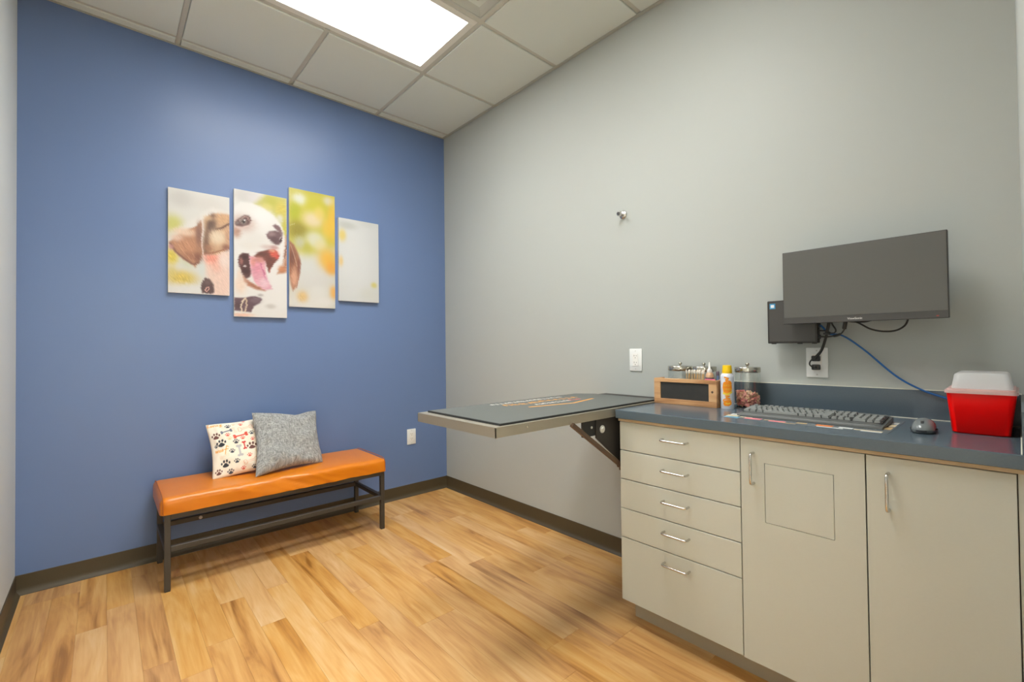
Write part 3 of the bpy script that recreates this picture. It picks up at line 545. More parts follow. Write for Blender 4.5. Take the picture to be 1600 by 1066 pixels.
# cushion: soft box with creases on the front side
def cushion():
    bm = bmesh.new(); nx, ny, nz = 110, 24, 8
    X0, X1, Y0, Y1, Z0, Z1 = BX0-.018, BX1+.012, BY0-.012, BY1+.012, .372, .452
    def pt(u, v, w):       # u,v in -1..1, w 0..1 -> rounded box
        hx, hy = (X1-X0)/2, (Y1-Y0)/2; r = .028
        p = Vector((u*hx, v*hy, (w-.5)*(Z1-Z0)))
        q = Vector((max(-hx+r, min(hx-r, p.x)), max(-hy+r, min(hy-r, p.y)), max(-.04+r, min(.04-r, p.z)) if p.z > 0 else p.z))
        d = p-q
        if p.z <= 0: d.z = 0
        if d.length > 1e-9:
            mlen = max(abs(d.x), abs(d.y), abs(d.z)); d = d.normalized()*mlen
        p = q+d
        x = p.x/hx
        if p.z > .0:
            p.z += .007*(1-abs(p.y/hy)**2)*(1-abs(x)**4) - .006*math.exp(-((x+.1)/.35)**2)*(1-abs(p.y/hy))
        p.x += (X0+X1)/2; p.y += (Y0+Y1)/2; p.z += (Z0+Z1)/2
        if p.y < (Y0+Y1)/2:      # creases along the front
            k = max(0, 1-abs(p.y-Y0)/.06)
            nn = noise.noise(Vector((p.x*9 + p.z*14, p.z*9, 1.3))) + .5*noise.noise(Vector((p.x*22+p.z*45, p.z*20, 4.)))
            p.y += k*.013*nn*math.exp(-((p.x+1.25)/.38)**2)+k*.003*nn; p.z += k*.004*noise.noise(Vector((p.x*6, 2, 7)))
        p.z += .0015*noise.noise(Vector((p.x*7, p.y*9, 0)))
        return p
    g = {}
    def vert(u, v, w):
        key = (round(u, 4), round(v, 4), round(w, 4))
        if key not in g: g[key] = bm.verts.new(pt(u, v, w))
        return g[key]
    ss = lambda i, n: math.copysign(abs(-1+2*i/n)**.9, -1+2*i/n) if True else 0
    U_ = [-1+2*i/nx for i in range(nx+1)]; V_ = [-1+2*i/ny for i in range(ny+1)]; W_ = [i/nz for i in range(nz+1)]
    def quad(a, b, c, d):
        try: bm.faces.new((vert(*a), vert(*b), vert(*c), vert(*d)))
        except ValueError: pass
    for i in range(nx):
        for j in range(ny):
            for w in (0, 1): quad((U_[i], V_[j], w), (U_[i+1], V_[j], w), (U_[i+1], V_[j+1], w), (U_[i], V_[j+1], w))
        for k in range(nz):
            for v in (-1, 1): quad((U_[i], v, W_[k]), (U_[i+1], v, W_[k]), (U_[i+1], v, W_[k+1]), (U_[i], v, W_[k+1]))
    for j in range(ny):
        for k in range(nz):
            for u in (-1, 1): quad((u, V_[j], W_[k]), (u, V_[j+1], W_[k]), (u, V_[j+1], W_[k+1]), (u, V_[j], W_[k+1]))
    return bm
cu = M(); cu.bm.free(); cu.bm = cushion()
seat = cu.o('seat_cushion', 'leather', bench, 60)
X0, X1, Y0, Y1 = BX0-.018, BX1+.012, BY0-.012, BY1+.012
for xs in (X0+.012, X1-.012):
    M().tube(catmull([(xs, Y0+.004, .376), (xs, Y0+.002, .41), (xs, Y0+.010, .441), (xs, Y0+.05, .4555), (xs, (Y0+Y1)/2, .4575), (xs, Y1-.05, .4555), (xs, Y1-.010, .441), (xs, Y1-.002, .41)], 6), .0022, 6).o('seam', 'seam_thread', seat)

# ================================================================== PILLOWS
def pillow_mesh(name, wd, ht, th, n, seed, pin=.055, wr=.004):
    """local x right, y up, z toward the viewer; bottom edge at y=0"""
    vs = []; fs = []; uvs = []
    def idx(side, i, j): return side*(n+1)*(n+1) + j*(n+1)+i
    for side in (0, 1):
        for j in range(n+1):
            for i in range(n+1):
                u, v = -1+2*i/n, -1+2*j/n
                x = u*(1-pin*(1-v*v)**1.5*(abs(u)**3))*wd/2; y = v*(1-pin*(1-u*u)**1.5*(abs(v)**3))*ht/2
                h = ((1-u*u)*(1-v*v)); h = h**.42*th/2
                e = math.sqrt(max(0, (1-u*u)*(1-v*v)))
                w = wr*noise.noise(Vector((u*2.2+seed, v*2.6, seed*.7)))*e*1.6
                cr = 1-abs(abs(u)-abs(v)); edge = max(abs(u), abs(v))
                w += wr*.9*noise.noise(Vector((u*7+seed, v*3.5, 3.1)))*math.exp(-((edge-.8)/.22)**2)*e*1.6
                z = (h+w if h > 0 else 0)*(1 if side == 0 else -.8)
                vs.append((x, y+ht/2, z)); uvs.append(((u+1)/2, (v+1)/2, side))
    for side in (0, 1):
        for j in range(n):
            for i in range(n):
                q = [idx(side, i, j), idx(side, i+1, j), idx(side, i+1, j+1), idx(side, i, j+1)]
                fs.append(q if side == 0 else q[::-1])
    me = bpy.data.meshes.new(name); me.from_pydata(vs, [], fs)
    return me, np.array(uvs)
def frame(bm_, tm_, right):
    up = (Vector(tm_)-Vector(bm_)).normalized(); r = Vector(right); r = (r-up*r.dot(up)).normalized(); n = r.cross(up)
    mx = Matrix((r, up, n)).transposed().to_4x4(); mx.translation = Vector(bm_); return mx

def paint_pattern(uv):
    u, v = uv[:, 0], uv[:, 1]
    col = np.tile(np.array([[238., 226, 206]]), (len(u), 1)); px = .0045
    def put(sd, c):
        nonlocal col
        col = mixc(col, c, np.clip(.5-sd/px, 0, 1)*.95)
    el = lambda cx, cy, rx, ry: (np.hypot((u-cx)/rx, (v-cy)/ry)-1)*min(rx, ry)
    for p in PAT:
        if p[0] == 'paw':
            _, cx, cy, s, c = p
            pad = np.minimum(el(cx, cy-.3*s, .58*s, .36*s), el(cx, cy-.1*s, .34*s, .40*s)); put(pad, c)
            for dx, dy, rx, ry in ((-.72, .25, .17, .28), (-.27, .68, .19, .32), (.27, .68, .19, .32), (.72, .25, .17, .28)):
                put(el(cx+dx*s, cy+dy*s, rx*s, ry*s), c)
        elif p[0] == 'bone':
            _, cx, cy, s, an, c, outl = p
            a = math.radians(an); dx, dy = math.cos(a), math.sin(a); nx_, ny_ = -dy, dx
            sd = seg_dist(u, v, (cx-dx*s*.75, cy-dy*s*.75), (cx+dx*s*.75, cy+dy*s*.75)) - s*.13
            for e in (-1, 1):
                for k in (-1, 1):
                    sd = np.minimum(sd, np.hypot(u-(cx+e*dx*s*.82+k*nx_*s*.19), v-(cy+e*dy*s*.82+k*ny_*s*.19)) - s*.22)
            put(np.abs(sd)-.0028 if outl else sd, c)
        else:
            for a, b_ in zip(p[1], p[1][1:]): put(seg_dist(u, v, a, b_)-.0055, p[2])
    col[uv[:, 2] > .5] = (236, 226, 208)
    return col

me, uv = pillow_mesh('pillow', .355, .340, .10, 150, 2.3, .07, wr=.009)
mx = frame((-1.521, -.272, .4585), (-1.527, -.085, .740), (1, -.10, 0))
set_print(me, paint_pattern(uv))
o = link('pillow', me, 'print_cotton', None, 60); o.matrix_world = mx
tag(o, 'cream pillow printed with dark and red paw prints and bones', 'pillow', 'pillows on the bench')
me, uv = pillow_mesh('pillow', .402, .392, .125, 110, 5.1, .085, wr=.011)
for v, q in zip(me.vertices, uv):
    v.co.y += q[1]**2*(.012 - .040*q[0] - .030*math.exp(-((q[0]-.62)/.16)**2)*q[1]**4*.6)
# a soft pillow sags: its top leans a little to the right of its flat bottom edge
r_ = Vector((.368, .078, 0)).normalized(); u_p = Vector((.030, .225, .318)).normalized(); n_ = r_.cross(u_p).normalized()
mx = Matrix((r_, u_p, n_)).transposed().to_4x4(); me.transform(mx)
o = link('pillow', me, 'grey_linen', None, 60); o.location = (-1.318, -.345, .459)
tag(o, 'plain grey woven linen pillow overlapping the paw print one', 'pillow', 'pillows on the bench')

# ================================================================== WALL ART
PANELS = [(-1.873, -1.573, 1.497, 2.096), (-1.549, -1.248, 1.372, 2.160), (-1.232, -.932, 1.449, 2.240), (-.905, -.605, 1.508, 2.100)]
BASEC = [(232, 231, 226), (232, 231, 226), (222, 220, 205), (226, 228, 227)]
ALAB = ['canvas panel showing the puppy ear and brown cheek', 'tall canvas panel showing the puppy open mouth, tongue and nose',
        'tall canvas panel of yellow blurred foliage beside the puppy', 'short pale canvas panel, nearly all white blur']
for k, (x0, x1, z0, z1) in enumerate(PANELS):
    t = thing('canvas_panel', ALAB[k], 'wall art', ((x0+x1)/2, 0, z0), 'four piece puppy picture on the blue wall')
    M().box(x0+.0005, x1-.0005, -.0195, -.001, z0+.0005, z1-.0005).o('stretcher', 'canvas_side', t, None)
    nx = 150; nz = int(nx*(z1-z0)/(x1-x0)*.85)
    gx, gz = np.meshgrid(np.linspace(x0, x1, nx+1), np.linspace(z0, z1, nz+1)); gx, gz = gx.ravel(), gz.ravel()
    col = np.tile(np.array([BASEC[k]], float), (len(gx), 1))
    hd = [(.55, -.83), (.85, .2), (.45, -.9), (.6, -.8)][k]       # lie of the coat
    fur = np.array([noise.noise(Vector(((a*hd[0]+b_*hd[1])*42, (b_*hd[0]-a*hd[1])*230, k))) for a, b_ in zip(gx, gz)])
    if k == 3: fur *= 0
    if k == 2: fur *= np.clip((-1.13-gx)/.02, 0, 1)
    jx = gx + .009*hd[0]*fur; jz = gz + .009*hd[1]*fur
    for s in ART:
        if s[1] != k: continue
        if s[0] == 'b':
            _, _, cx, cz, rx, rz, c, a = s
            d2 = ((jx-cx)/rx)**2 + ((jz-cz)/rz)**2; col = mixc(col, c, a*np.exp(-d2**1.5*.7))
        elif s[0] == 'p':
            _, _, P, c, soft, a = s
            col = mixc(col, c, a*(lambda t: t*t*(3-2*t))(np.clip(.5-poly_sd(jx, jz, P)/(3.2*soft), 0, 1)))
        else:
            _, _, P, c, w, a = s; d_ = np.full(len(jx), 9.)
            for p, q in zip(P, P[1:]): d_ = np.minimum(d_, seg_dist(jx, jz, p, q))
            col = mixc(col, c, a*np.exp(-(d_/(w*.62))**2))
    col *= .86
    sat = (col.max(1)-col.min(1))/255.
    coat = np.clip((col[:, 0]-col[:, 1])/22.-.2, 0, 1)       # brown coat, not the blurred leaves
    col *= (1 + .24*fur*coat*np.clip(sat*1.8, .08, 1))[:, None]
    vs = np.stack([gx-(x0+x1)/2, np.full(len(gx), -.0202), gz-z0], 1)
    fs = [(j*(nx+1)+i, j*(nx+1)+i+1, (j+1)*(nx+1)+i+1, (j+1)*(nx+1)+i) for j in range(nz) for i in range(nx)]
    me = bpy.data.meshes.new('picture'); me.from_pydata(vs.tolist(), [], fs); set_print(me, col)
    link('picture', me, 'canvas_print', t, None)

# ================================================================== OUTLETS, HOOK
def outlet(face, pos, label, plugs=False):
    """face 'Y': on blue wall, 'X': on grey wall; pos = along wall, centre height"""
    a, z = pos
    loc = (a, 0, z-.058) if face == 'Y' else (0, a, z-.058)
    rot = Matrix.Identity(4) if face == 'Y' else Matrix.Rotation(-math.pi/2, 4, 'Z')
    mw = Matrix.Translation(Vector((a, 0, z)) if face == 'Y' else Vector((0, a, z))) @ rot
    t = thing('outlet', label, 'outlet', None, 'electrical outlets', mw)
    # local: x along the wall, -y outward, z up
    def add(m_, nm, mt, par=t, sm=30): return m_.o(nm, mt, par, sm, world=False)
    add(M().box(-.038, .038, -.006, 0, -.06, .06, .003, 2), 'cover_plate', 'outlet_white')
    add(M().box(-.0168, .0168, -.0085, -.005, -.0335, .0335, .0012, 1), 'receptacle', 'bottle_white')
    for dz in (-.018, .018):
        for dx, h in ((-.0065, .008), (.0065, .0065)): add(M().box(dx-.0011, dx+.0011, -.0089, -.008, dz+.001, dz+.001+h), 'slot', 'socket_dark')
        add(M().lathe([(0, -.0089), (.0024, -.0089), (.0024, -.008)], (0, 0, dz-.0065), 10, 'Y'), 'slot', 'socket_dark')
    for dz in (-.048, .048): add(M().lathe([(0, -.0072), (.003, -.0070), (.003, -.005)], (0, 0, dz), 10, 'Y'), 'screw', 'screw_cap')
    return t
outlet('Y', (-.331, .466), 'white outlet low on the blue wall right of the bench')
outlet('X', (-1.843, 1.087), 'white outlet on the grey wall above the folding table')
outlet('X', (-2.682, 1.087), 'white outlet under the small computer with two black plugs in it')

kx, kz = -1.776, 1.889
t = thing('wall_hook', 'small round chrome door bumper alone on the grey wall', 'hook', (0, kx, kz))
M().lathe([(.0, 0), (.024, 0), (.024, -.004), (.021, -.008), (.014, -.011), (.011, -.012), (0, -.012)], (0, kx, kz), 24, 'X').o('base_plate', 'chrome', t)
M().lathe([(.0, -.01), (.009, -.01), (.008, -.028), (.011, -.033), (.0145, -.036), (.0145, -.043), (.012, -.047), (0, -.048)], (0, kx, kz), 24, 'X').o('bumper_post', 'chrome', t)
M().lathe([(.0, -.047), (.009, -.047), (.008, -.051), (0, -.052)], (0, kx, kz), 20, 'X').o('bumper_pad', 'plastic_grey', t)

# ================================================================== CABINETS
Y0c, Y1c, Y2c, Y3c = -2.0977, -2.5845, -2.9276, -3.2185
ZB, ZT = .1049, .8472
def bar_handle(parent, p, vertical):
    """p: centre on the front plane"""
    x, y, z = p; h = .050; pr = .030; r = .0042
    if vertical: P = [(x, y, z-h), (x-pr*.7, y, z-h), (x-pr, y, z-h+.010), (x-pr, y, z), (x-pr, y, z+h-.010), (x-pr*.7, y, z+h), (x, y, z+h)]
    else: P = [(x, y-h, z), (x-pr*.7, y-h, z), (x-pr, y-h+.010, z), (x-pr, y, z), (x-pr, y+h-.010, z), (x-pr*.7, y+h, z), (x, y+h, z)]
    M().tube(catmull(P, 5), r, 10).o('handle', 'chrome', parent)
def carcass(t, ya, yb, kick_a, kick_b):
    c = M()
    c.box(XF+.0195, -.003, yb+.0005, ya-.0005, ZB, ZT+.002)
    c.o('body', 'cab', t, None)
    M().box(XF+.0170, XF+.0195, yb+.003, ya-.003, ZB+.003, ZT-.003).o('front_gap_liner', 'cab_gap', t, None)
    M().box(XF+.090, -.01, kick_b, kick_a, 0, ZB).o('toe_kick', 'kick', t, None)
g = .0016
# drawers
t = thing('drawer_cabinet', 'beige cabinet of five stacked drawers at the end of the counter', 'cabinet', (-.26, (Y0c+Y1c)/2, 0), 'beige base cabinets')
carcass(t, Y0c, Y1c, Y0c-.005, Y1c)
zs = [ZT, .7275, .6075, .4865, .3660, ZB]
hz = [.798, .680, .561, .4425, .3235]
for i in range(5):
    d = M().box(XF, XF+.018, Y1c+g, Y0c-.0005, zs[i+1]+g, zs[i]-g, .0012, 1).o('drawer', 'cab', t, None)
    bar_handle(d, (XF, -2.3475, hz[i]), False)
t = thing('door_cabinet', 'beige cabinet with a square access panel in its single door', 'cabinet', (-.26, (Y1c+Y2c)/2, 0), 'beige base cabinets')
carcass(t, Y1c, Y2c, Y1c, Y2c)
# door with a real cut-out for the inset panel
py0, py1, pz0, pz1 = -2.850, -2.661, .578, .7705
dm = M(); ya, yb = Y1c-g, Y2c+g
dm.box(XF, XF+.018, yb, py0-.0012, ZB, ZT-g); dm.box(XF, XF+.018, py1+.0012, ya, ZB, ZT-g)
dm.box(XF, XF+.018, py0-.0012, py1+.0012, ZB, pz0-.0012); dm.box(XF, XF+.018, py0-.0012, py1+.0012, pz1+.0012, ZT-g)
d = dm.o('door', 'cab', t, None)
M().box(XF+.0004, XF+.016, py0, py1, pz0, pz1, .0008, 1).o('access_panel', 'cab', d, None, 'square flush panel let into the door')
bar_handle(d, (XF, -2.6275, .7505), True)
t = thing('door_cabinet', 'beige cabinet with a plain door below the red container', 'cabinet', (-.26, (Y2c+YW)/2, 0), 'beige base cabinets')
carcass(t, Y2c, YW+.0005, Y2c, YW+.0005)
d = M().box(XF, XF+.018, Y3c+g, Y2c-g, ZB, ZT-g, .0012, 1).o('door', 'cab', t, None)
bar_handle(d, (XF, -2.9785, .752), True)
M().box(XF+.004, XF+.0195, YW+.0005, Y3c-.0005, ZB, ZT).o('filler_strip', 'cab', t, None)

# ================================================================== COUNTERTOP
XC = -.5415; YE = -2.0885
ct = thing('countertop', 'dark slate grey laminate countertop with low backsplash over the beige cabinets', 'countertop', (-.27, -2.66, ZT))
M().box(XC, -.0005, YW+.0005, YE, .8605, ZC, .002, 2).o('slab', 'counter', ct, None)
M().box(XC+.010, -.002, YW+.002, YE-.008, ZT+.002, .8605).o('underlay', 'counter_tan', ct, None, 'tan wooden strip under the counter edge')
M().box(-.02, -.0005, YW+.008, YE, ZC, .9965, .0015, 1).o('backsplash', 'counter', ct, None)
M().box(XC+.002, -.0005, YW+.0005, YW+.010, ZC, .9965).o('side_splash', 'counter', ct, None)
M().box(-.0225, -.0005, YW+.008, YE, ZC, ZC+.0022).o('caulk_line', 'caulk', ct, None)
M().box(-.0185, -.0003, YW+.008, YE, .9965, .9985).o('caulk_line', 'caulk', ct, None)
M().box(XC+.004, -.02, YW+.0095, YW+.0125, ZC, ZC+.002).o('caulk_line', 'caulk', ct, None)

# ================================================================== FOLDING EXAM TABLE
TX0, TX1, TY0, TY1, TT = -1.188, -.165, -2.080, -1.585, .9005
et = thing('exam_table', 'wall mounted stainless steel folding exam table with black strut beside the counter', 'table', ((TX0+TX1)/2, (TY0+TY1)/2, .62))
tm = M()
tm.box(TX0, TX1, TY0, TY1, TT-.004, TT, .0015, 1)
for a in ((TX0, TX0+.003, TY0, TY1), (TX1-.003, TX1, TY0, TY1), (TX0, TX1, TY0, TY0+.003), (TX0, TX1, TY1-.003, TY1)):
    tm.box(*a, TT-.036, TT-.003)
tm.o('tray_top', 'steel', et, None)
M().lathe([(0, -.003), (.0035, -.003), (.0045, 0)], (-1.045, TY0, TT-.015), 12, 'Y').o('rivet', 'chrome', et)
for yy in (-1.70, -1.96): M().box(TX0+.03, TX1-.02, yy-.02, yy+.02, TT-.03, TT-.004).o('under_rail', 'bracket_black', et, None)
# bracket plate (side view in x,z), strut, spring box
yy = -2.0765
M().prism([(-.655, TT-.037), (-.10, TT-.037), (-.10, .60), (-.40, .60), (-.50, .672), (-.655, .790)], 'Y', yy, yy+.006).o('bracket_plate', 'bracket_black', et, None)
M().box(-.45, -.10, yy-.0207, yy, .64, .80, .002, 1).o('cabinet_spacer', 'bracket_black', et, None)
M().bar((-.812, yy-.006, TT-.036), (-.500, yy-.006, .655), .014, .016).o('strut', 'bracket_brown', et, None)
M().cyl((-.500, yy-.012, .655), (-.500, yy+.006, .655), .011, 16).o('pivot', 'bracket_brown', et)
M().box(-.506, -.495, yy-.012, yy-.001, .634, .655, .002, 1).o('strut_stop', 'bracket_brown', et, None)
M().lathe([(0, -.008), (.006, -.008), (.007, -.003), (.0155, -.003), (.0155, 0)], (-.617, yy, .822), 20, 'Y').o('washer_bolt', 'screw_cap', et)
M().box(-.728, -.640, yy+.0062, yy+.020, .800, TT-.037, .002, 1).o('latch_block', 'rubber_edge', et, None)
M().lathe([(0, -.003), (.005, -.003), (.005, 0)], (-.682, yy+.004, .836), 10, 'Y').o('rivet', 'screw_cap', et)
M().box(TX1-.02, -.0005, -2.02, -1.64, TT-.034, TT-.006, .002, 1).o('hinge_rail', 'bracket_black', et, None)

# mat on the table (lies loose on it)
MX0, MX1, MY0, MY1 = -1.160, -.172, -2.070, -1.610
ml = thing('table_mat', 'black rubber mat with orange and white print lying on the exam table', 'mat', ((MX0+MX1)/2, (MY0+MY1)/2, TT))
pts = [(MX0, MY0), (MX1-.004, MY0), (MX1, MY0+.01), (MX1, MY1-.09), (MX1-.06, MY1), (MX0+.004, MY1)]
M().prism(pts, 'Z', TT, TT+.007).o('mat_edge', 'rubber_edge', ml, None)
pin = [(MX0+.004, MY0+.004), (MX1-.008, MY0+.004), (MX1-.004, MY0+.014), (MX1-.004, MY1-.092), (MX1-.062, MY1-.004), (MX0+.008, MY1-.004)]
M().prism(pin, 'Z', TT+.006, TT+.0076).o('mat_top', 'rubber_mat', ml, None)
zl = TT+.0077
# printed emblem: rows of short letter-like strokes and a gold chevron, read from the blue-wall side
def strokes(row, mt, h, th, seed, nm):
    (xa, ya), (xb, yb) = row; r = random.Random(seed); d = Vector((xb-xa, yb-ya, 0)); L = d.length; d.normalize(); n = Vector((-d.y, d.x, 0)); s = 0; m_ = M()
    while s < L:
        w = r.uniform(.5, .85)*h; p = Vector((xa, ya, zl)) + d*s
        k = r.randint(0, 3)
        bars = {0: [((0, 0), (0, 1)), ((0, 1), (1, 1)), ((1, 1), (1, 0))], 1: [((0, 0), (.5, 1)), ((.5, 1), (1, 0))], 2: [((0, 1), (0, 0)), ((0, 0), (1, 0)), ((0, .5), (.8, .5))], 3: [((0, 0), (1, 0)), ((.5, 0), (.5, 1))]}[k]
        for a, b_ in bars:
            A = p + d*(a[0]*w) + n*(a[1]-.5)*h; B = p + d*(b_[0]*w) + n*(b_[1]-.5)*h; m_.bar(A, B, th, .0004)
        s += w + th*2.2
    m_.o(nm, mt, ml, None)['kind'] = 'stuff'      # lettering too small to pick apart
strokes(((-.865, -1.665), (-.41, -1.665)), 'logo_white', .020, .006, 1, 'print_row')
strokes(((-.835, -1.722), (-.70, -1.735)), 'logo_orange', .034, .009, 2, 'print_row')
strokes(((-.665, -1.728), (-.36, -1.728)), 'logo_orange', .034, .009, 5, 'print_row')
strokes(((-.72, -1.795), (-.50, -1.795)), 'logo_white', .022, .0055, 3, 'print_row')
strokes(((-.49, -1.795), (-.41, -1.795)), 'logo_red', .022, .006, 4, 'print_row')
c = M(); c.bar((-.80, -1.835, zl), (-.56, -1.880, zl), .014, .0004); c.bar((-.565, -1.880, zl), (-.36, -1.830, zl), .014, .0004); c.o('gold_chevron', 'logo_orange', ml, None)

# ================================================================== COUNTER ITEMS
# wooden organizer box with chalkboard front
bx0, bx1, by0, by1, bz0, bz1 = -.220, -.130, -2.372, -2.080, ZC, 1.012
ob = thing('organizer_box', 'wooden organizer box with a blank chalkboard front on the counter', 'box', ((bx0+bx1)/2, (by0+by1)/2, ZC))
fw = .026
M().box(bx0, bx0+.012, by0, by1, bz1-.017, bz1, .001, 1).o('top_rail', 'box_wood', ob, None)
M().box(bx0, bx0+.012, by0, by1, bz0, bz0+.024, .001, 1).o('bottom_rail', 'box_wood', ob, None)
M().box(bx0, bx0+.012, by1-.032, by1, bz0+.024, bz1-.017, .001, 1).o('stile', 'box_wood', ob, None)
M().box(bx0, bx0+.012, by0, by0+.034, bz0+.024, bz1-.017, .001, 1).o('stile', 'box_wood', ob, None)
M().box(bx0+.005, bx0+.009, by0+.034, by1-.032, bz0+.024, bz1-.017).o('chalkboard', 'chalkboard', ob, None)
M().box(bx0+.012, bx1-.010, by0, by0+.010, bz0, bz1, .001, 1).o('side_board', 'box_wood', ob, None)
M().box(bx0+.012, bx1-.010, by1-.010, by1, bz0, bz1, .001, 1).o('side_board', 'box_wood', ob, None)
M().box(bx1-.010, bx1, by0, by1, bz0, bz1-.012, .001, 1).o('back_board', 'box_wood', ob, None)
M().box(bx0+.012, bx1-.010, by0+.010, by1-.010, bz0, bz0+.008).o('floor_board', 'box_wood', ob, None)
M().lathe([(0, -.0006), (.005, -.0006), (.005, 0)], (bx0, by0+.018, .962), 12, 'X').o('knot', 'bracket_brown', ob, label='dark wood knot')

# glass jars
def jar(x, y, r, ztop, label):
    t = thing('glass_jar', label, 'jar', (x, y, ZC), 'glass jars with steel lids')
    zg = ztop-.020; wl = .0028
    M().lathe([(0, ZC), (r*.9, ZC), (r*.98, ZC+.004), (r, ZC+.012), (r, zg-.01), (r*.97, zg), (0, zg)], (x, y, 0), 40).o('glass_body', 'glass', t)
    M().lathe([(0, zg-.002), (r*1.0, zg-.002), (r*1.03, zg+.001), (r*1.03, ztop-.002), (r*1.0, ztop), (0, ztop+.001)], (x, y, 0), 40).o('lid', 'lid_steel', t)
    M().lathe([(.0, ztop), (.004, ztop), (.004, ztop+.006), (.008, ztop+.009), (.0085, ztop+.014), (.006, ztop+.017), (0, ztop+.018)], (x, y, 0), 16).o('lid_knob', 'lid_steel', t)
    return t
jar(-.078, -2.137, .055, 1.064, 'lidded glass jar behind the left part of the wooden box')
jar(-.078, -2.252, .053, 1.064, 'lidded glass jar behind the cotton swabs and wooden box')
jx, jy, jr = -.085, -2.446, .049
jar(jx, jy, jr, 1.066, 'lidded glass jar half full of pink treats')
# treats: a heap nobody could count
tr = M(); rt = random.Random(9); n_t = 0; tmi = []
while n_t < 420:
    a = rt.uniform(0, 2*math.pi); rr = (jr-.0085)*math.sqrt(rt.random()); z = ZC+.009 + rt.random()*.075
    top = ZC+.062 + .012*math.cos(a-2.6)*(rr/jr)
    if z > top: continue
    if rr < jr*.62 and z < top-.018: continue
    c = Vector((jx+rr*math.cos(a), jy+rr*math.sin(a), z)); d = Vector((rt.gauss(0, 1), rt.gauss(0, 1), rt.gauss(0, .7))).normalized()*.0058
    if math.hypot(c.x+abs(d.x)-jx, c.y-jy) > jr: continue
    f0 = len(tr.bm.faces)
    tr.cyl(c-d, c+d, .0032, 6)
    tr.sphere(c-d, .0042, u=6, v=4); tr.sphere(c+d, .0042, u=6, v=4)
    tmi += [rt.choice((0, 0, 1, 2))]*(len(tr.bm.faces)-f0)
    n_t += 1
tr.bm.faces.ensure_lookup_table()
for f, k in zip(tr.bm.faces, tmi): f.material_index = k
o = tr.o('pet_treats', ['treat', 'treat_pink', 'treat_tan'], None, 60)
tag(o, 'small pink and tan bone treats heaped in the glass jar', 'treats', kind='stuff')

# cotton swabs standing in the box
rs = random.Random(4)
sw_me = None
for i in range(24):
    if sw_me is None:
        s_ = M(); s_.cyl((0, 0, 0), (0, 0, .135), .0013, 6); n0 = len(s_.bm.faces)
        s_.lathe([(.0012, .131), (.0026, .135), (.003, .141), (.0022, .147), (0.0004, .149)], (0, 0, 0), 8)
        bmesh.ops.recalc_face_normals(s_.bm, faces=s_.bm.faces)
        for k, f in enumerate(s_.bm.faces): f.material_index = 0 if k < n0 else 1
        sw_me = bpy.data.meshes.new('cotton_swab'); s_.bm.to_mesh(sw_me); s_.bm.free()
        sw_me.materials.append(MATS['swab_stick']); sw_me.materials.append(MATS['swab_tip'])
    o = bpy.data.objects.new('cotton_swab', sw_me); C.objects.link(o)
    o.location = (-.190+.030*rs.random(), -2.222-.0033*i-.001*rs.random(), ZC+.0085); o.rotation_euler = (rs.uniform(-.03, .03), rs.uniform(-.02, .10), 0)
    tag(o, 'wooden cotton swab standing in the wooden box', 'swab', 'cotton swabs in the wooden box')

# little squeeze bottle, blue tube, pink packet in the box
bxp, byp = -.172, -2.322; z0 = ZC+.008
t = thing('squeeze_bottle', 'small tan bottle with white nozzle sticking out of the wooden box', 'bottle', (bxp, byp, z0))
M().lathe([(0, z0), (.0155, z0), (.0165, z0+.003), (.0165, 1.028), (.0150, 1.036), (.009, 1.044), (0, 1.044)], (bxp, byp, 0), 24).o('bottle_body', 'bottle_label', t)
M().lathe([(.0168, 1.010), (.0168, 1.021), (.0166, 1.021), (.0166, 1.010)], (bxp, byp, 0), 24, closed=True).o('label_band', 'bottle_dark', t)
M().lathe([(0, 1.043), (.0105, 1.043), (.0105, 1.054), (.005, 1.060), (.0028, 1.084), (.0018, 1.088), (0, 1.088)], (bxp, byp, 0), 20).o('nozzle', 'bottle_white', t)
t = thing('dropper_tube', 'thin blue grey tube beside the nozzle bottle in the box', 'tube', (-.160, -2.352, z0))
M().lathe([(0, z0), (.006, z0), (.006, 1.030), (0, 1.030)], (-.160, -2.352, 0), 14).o('tube_body', 'bottle_blue', t)
M().lathe([(0, 1.030), (.0066, 1.030), (.0066, 1.046), (.005, 1.048), (0, 1.048)], (-.160, -2.352, 0), 14).o('tube_cap', 'bottle_dark', t)
pk = M().box(-.205, -.202, -2.360, -2.315, z0, 1.0165, .001, 1)
tag(pk.o('packet', 'packet_pink', None, None), 'pink packet edge showing over the rim of the wooden box', 'packet')

# spray can
cx, cy, cr = -.190, -2.4045, .0265
t = thing('spray_can', 'white aerosol can with orange squiggles and a yellow cap', 'can', (cx, cy, ZC))
M().lathe([(0, ZC), (cr*.96, ZC), (cr, ZC+.003), (cr, 1.028), (cr*.96, 1.034), (cr*.78, 1.041), (cr*.74, 1.043), (0, 1.043)], (cx, cy, 0), 36).o('can_body', 'can_white', t)
M().lathe([(0, 1.041), (cr*.72, 1.041), (cr*.73, 1.052), (cr*.66, 1.072), (cr*.60, 1.0765), (0, 1.0775)], (cx, cy, 0), 28).o('cap', 'cap_yellow', t)
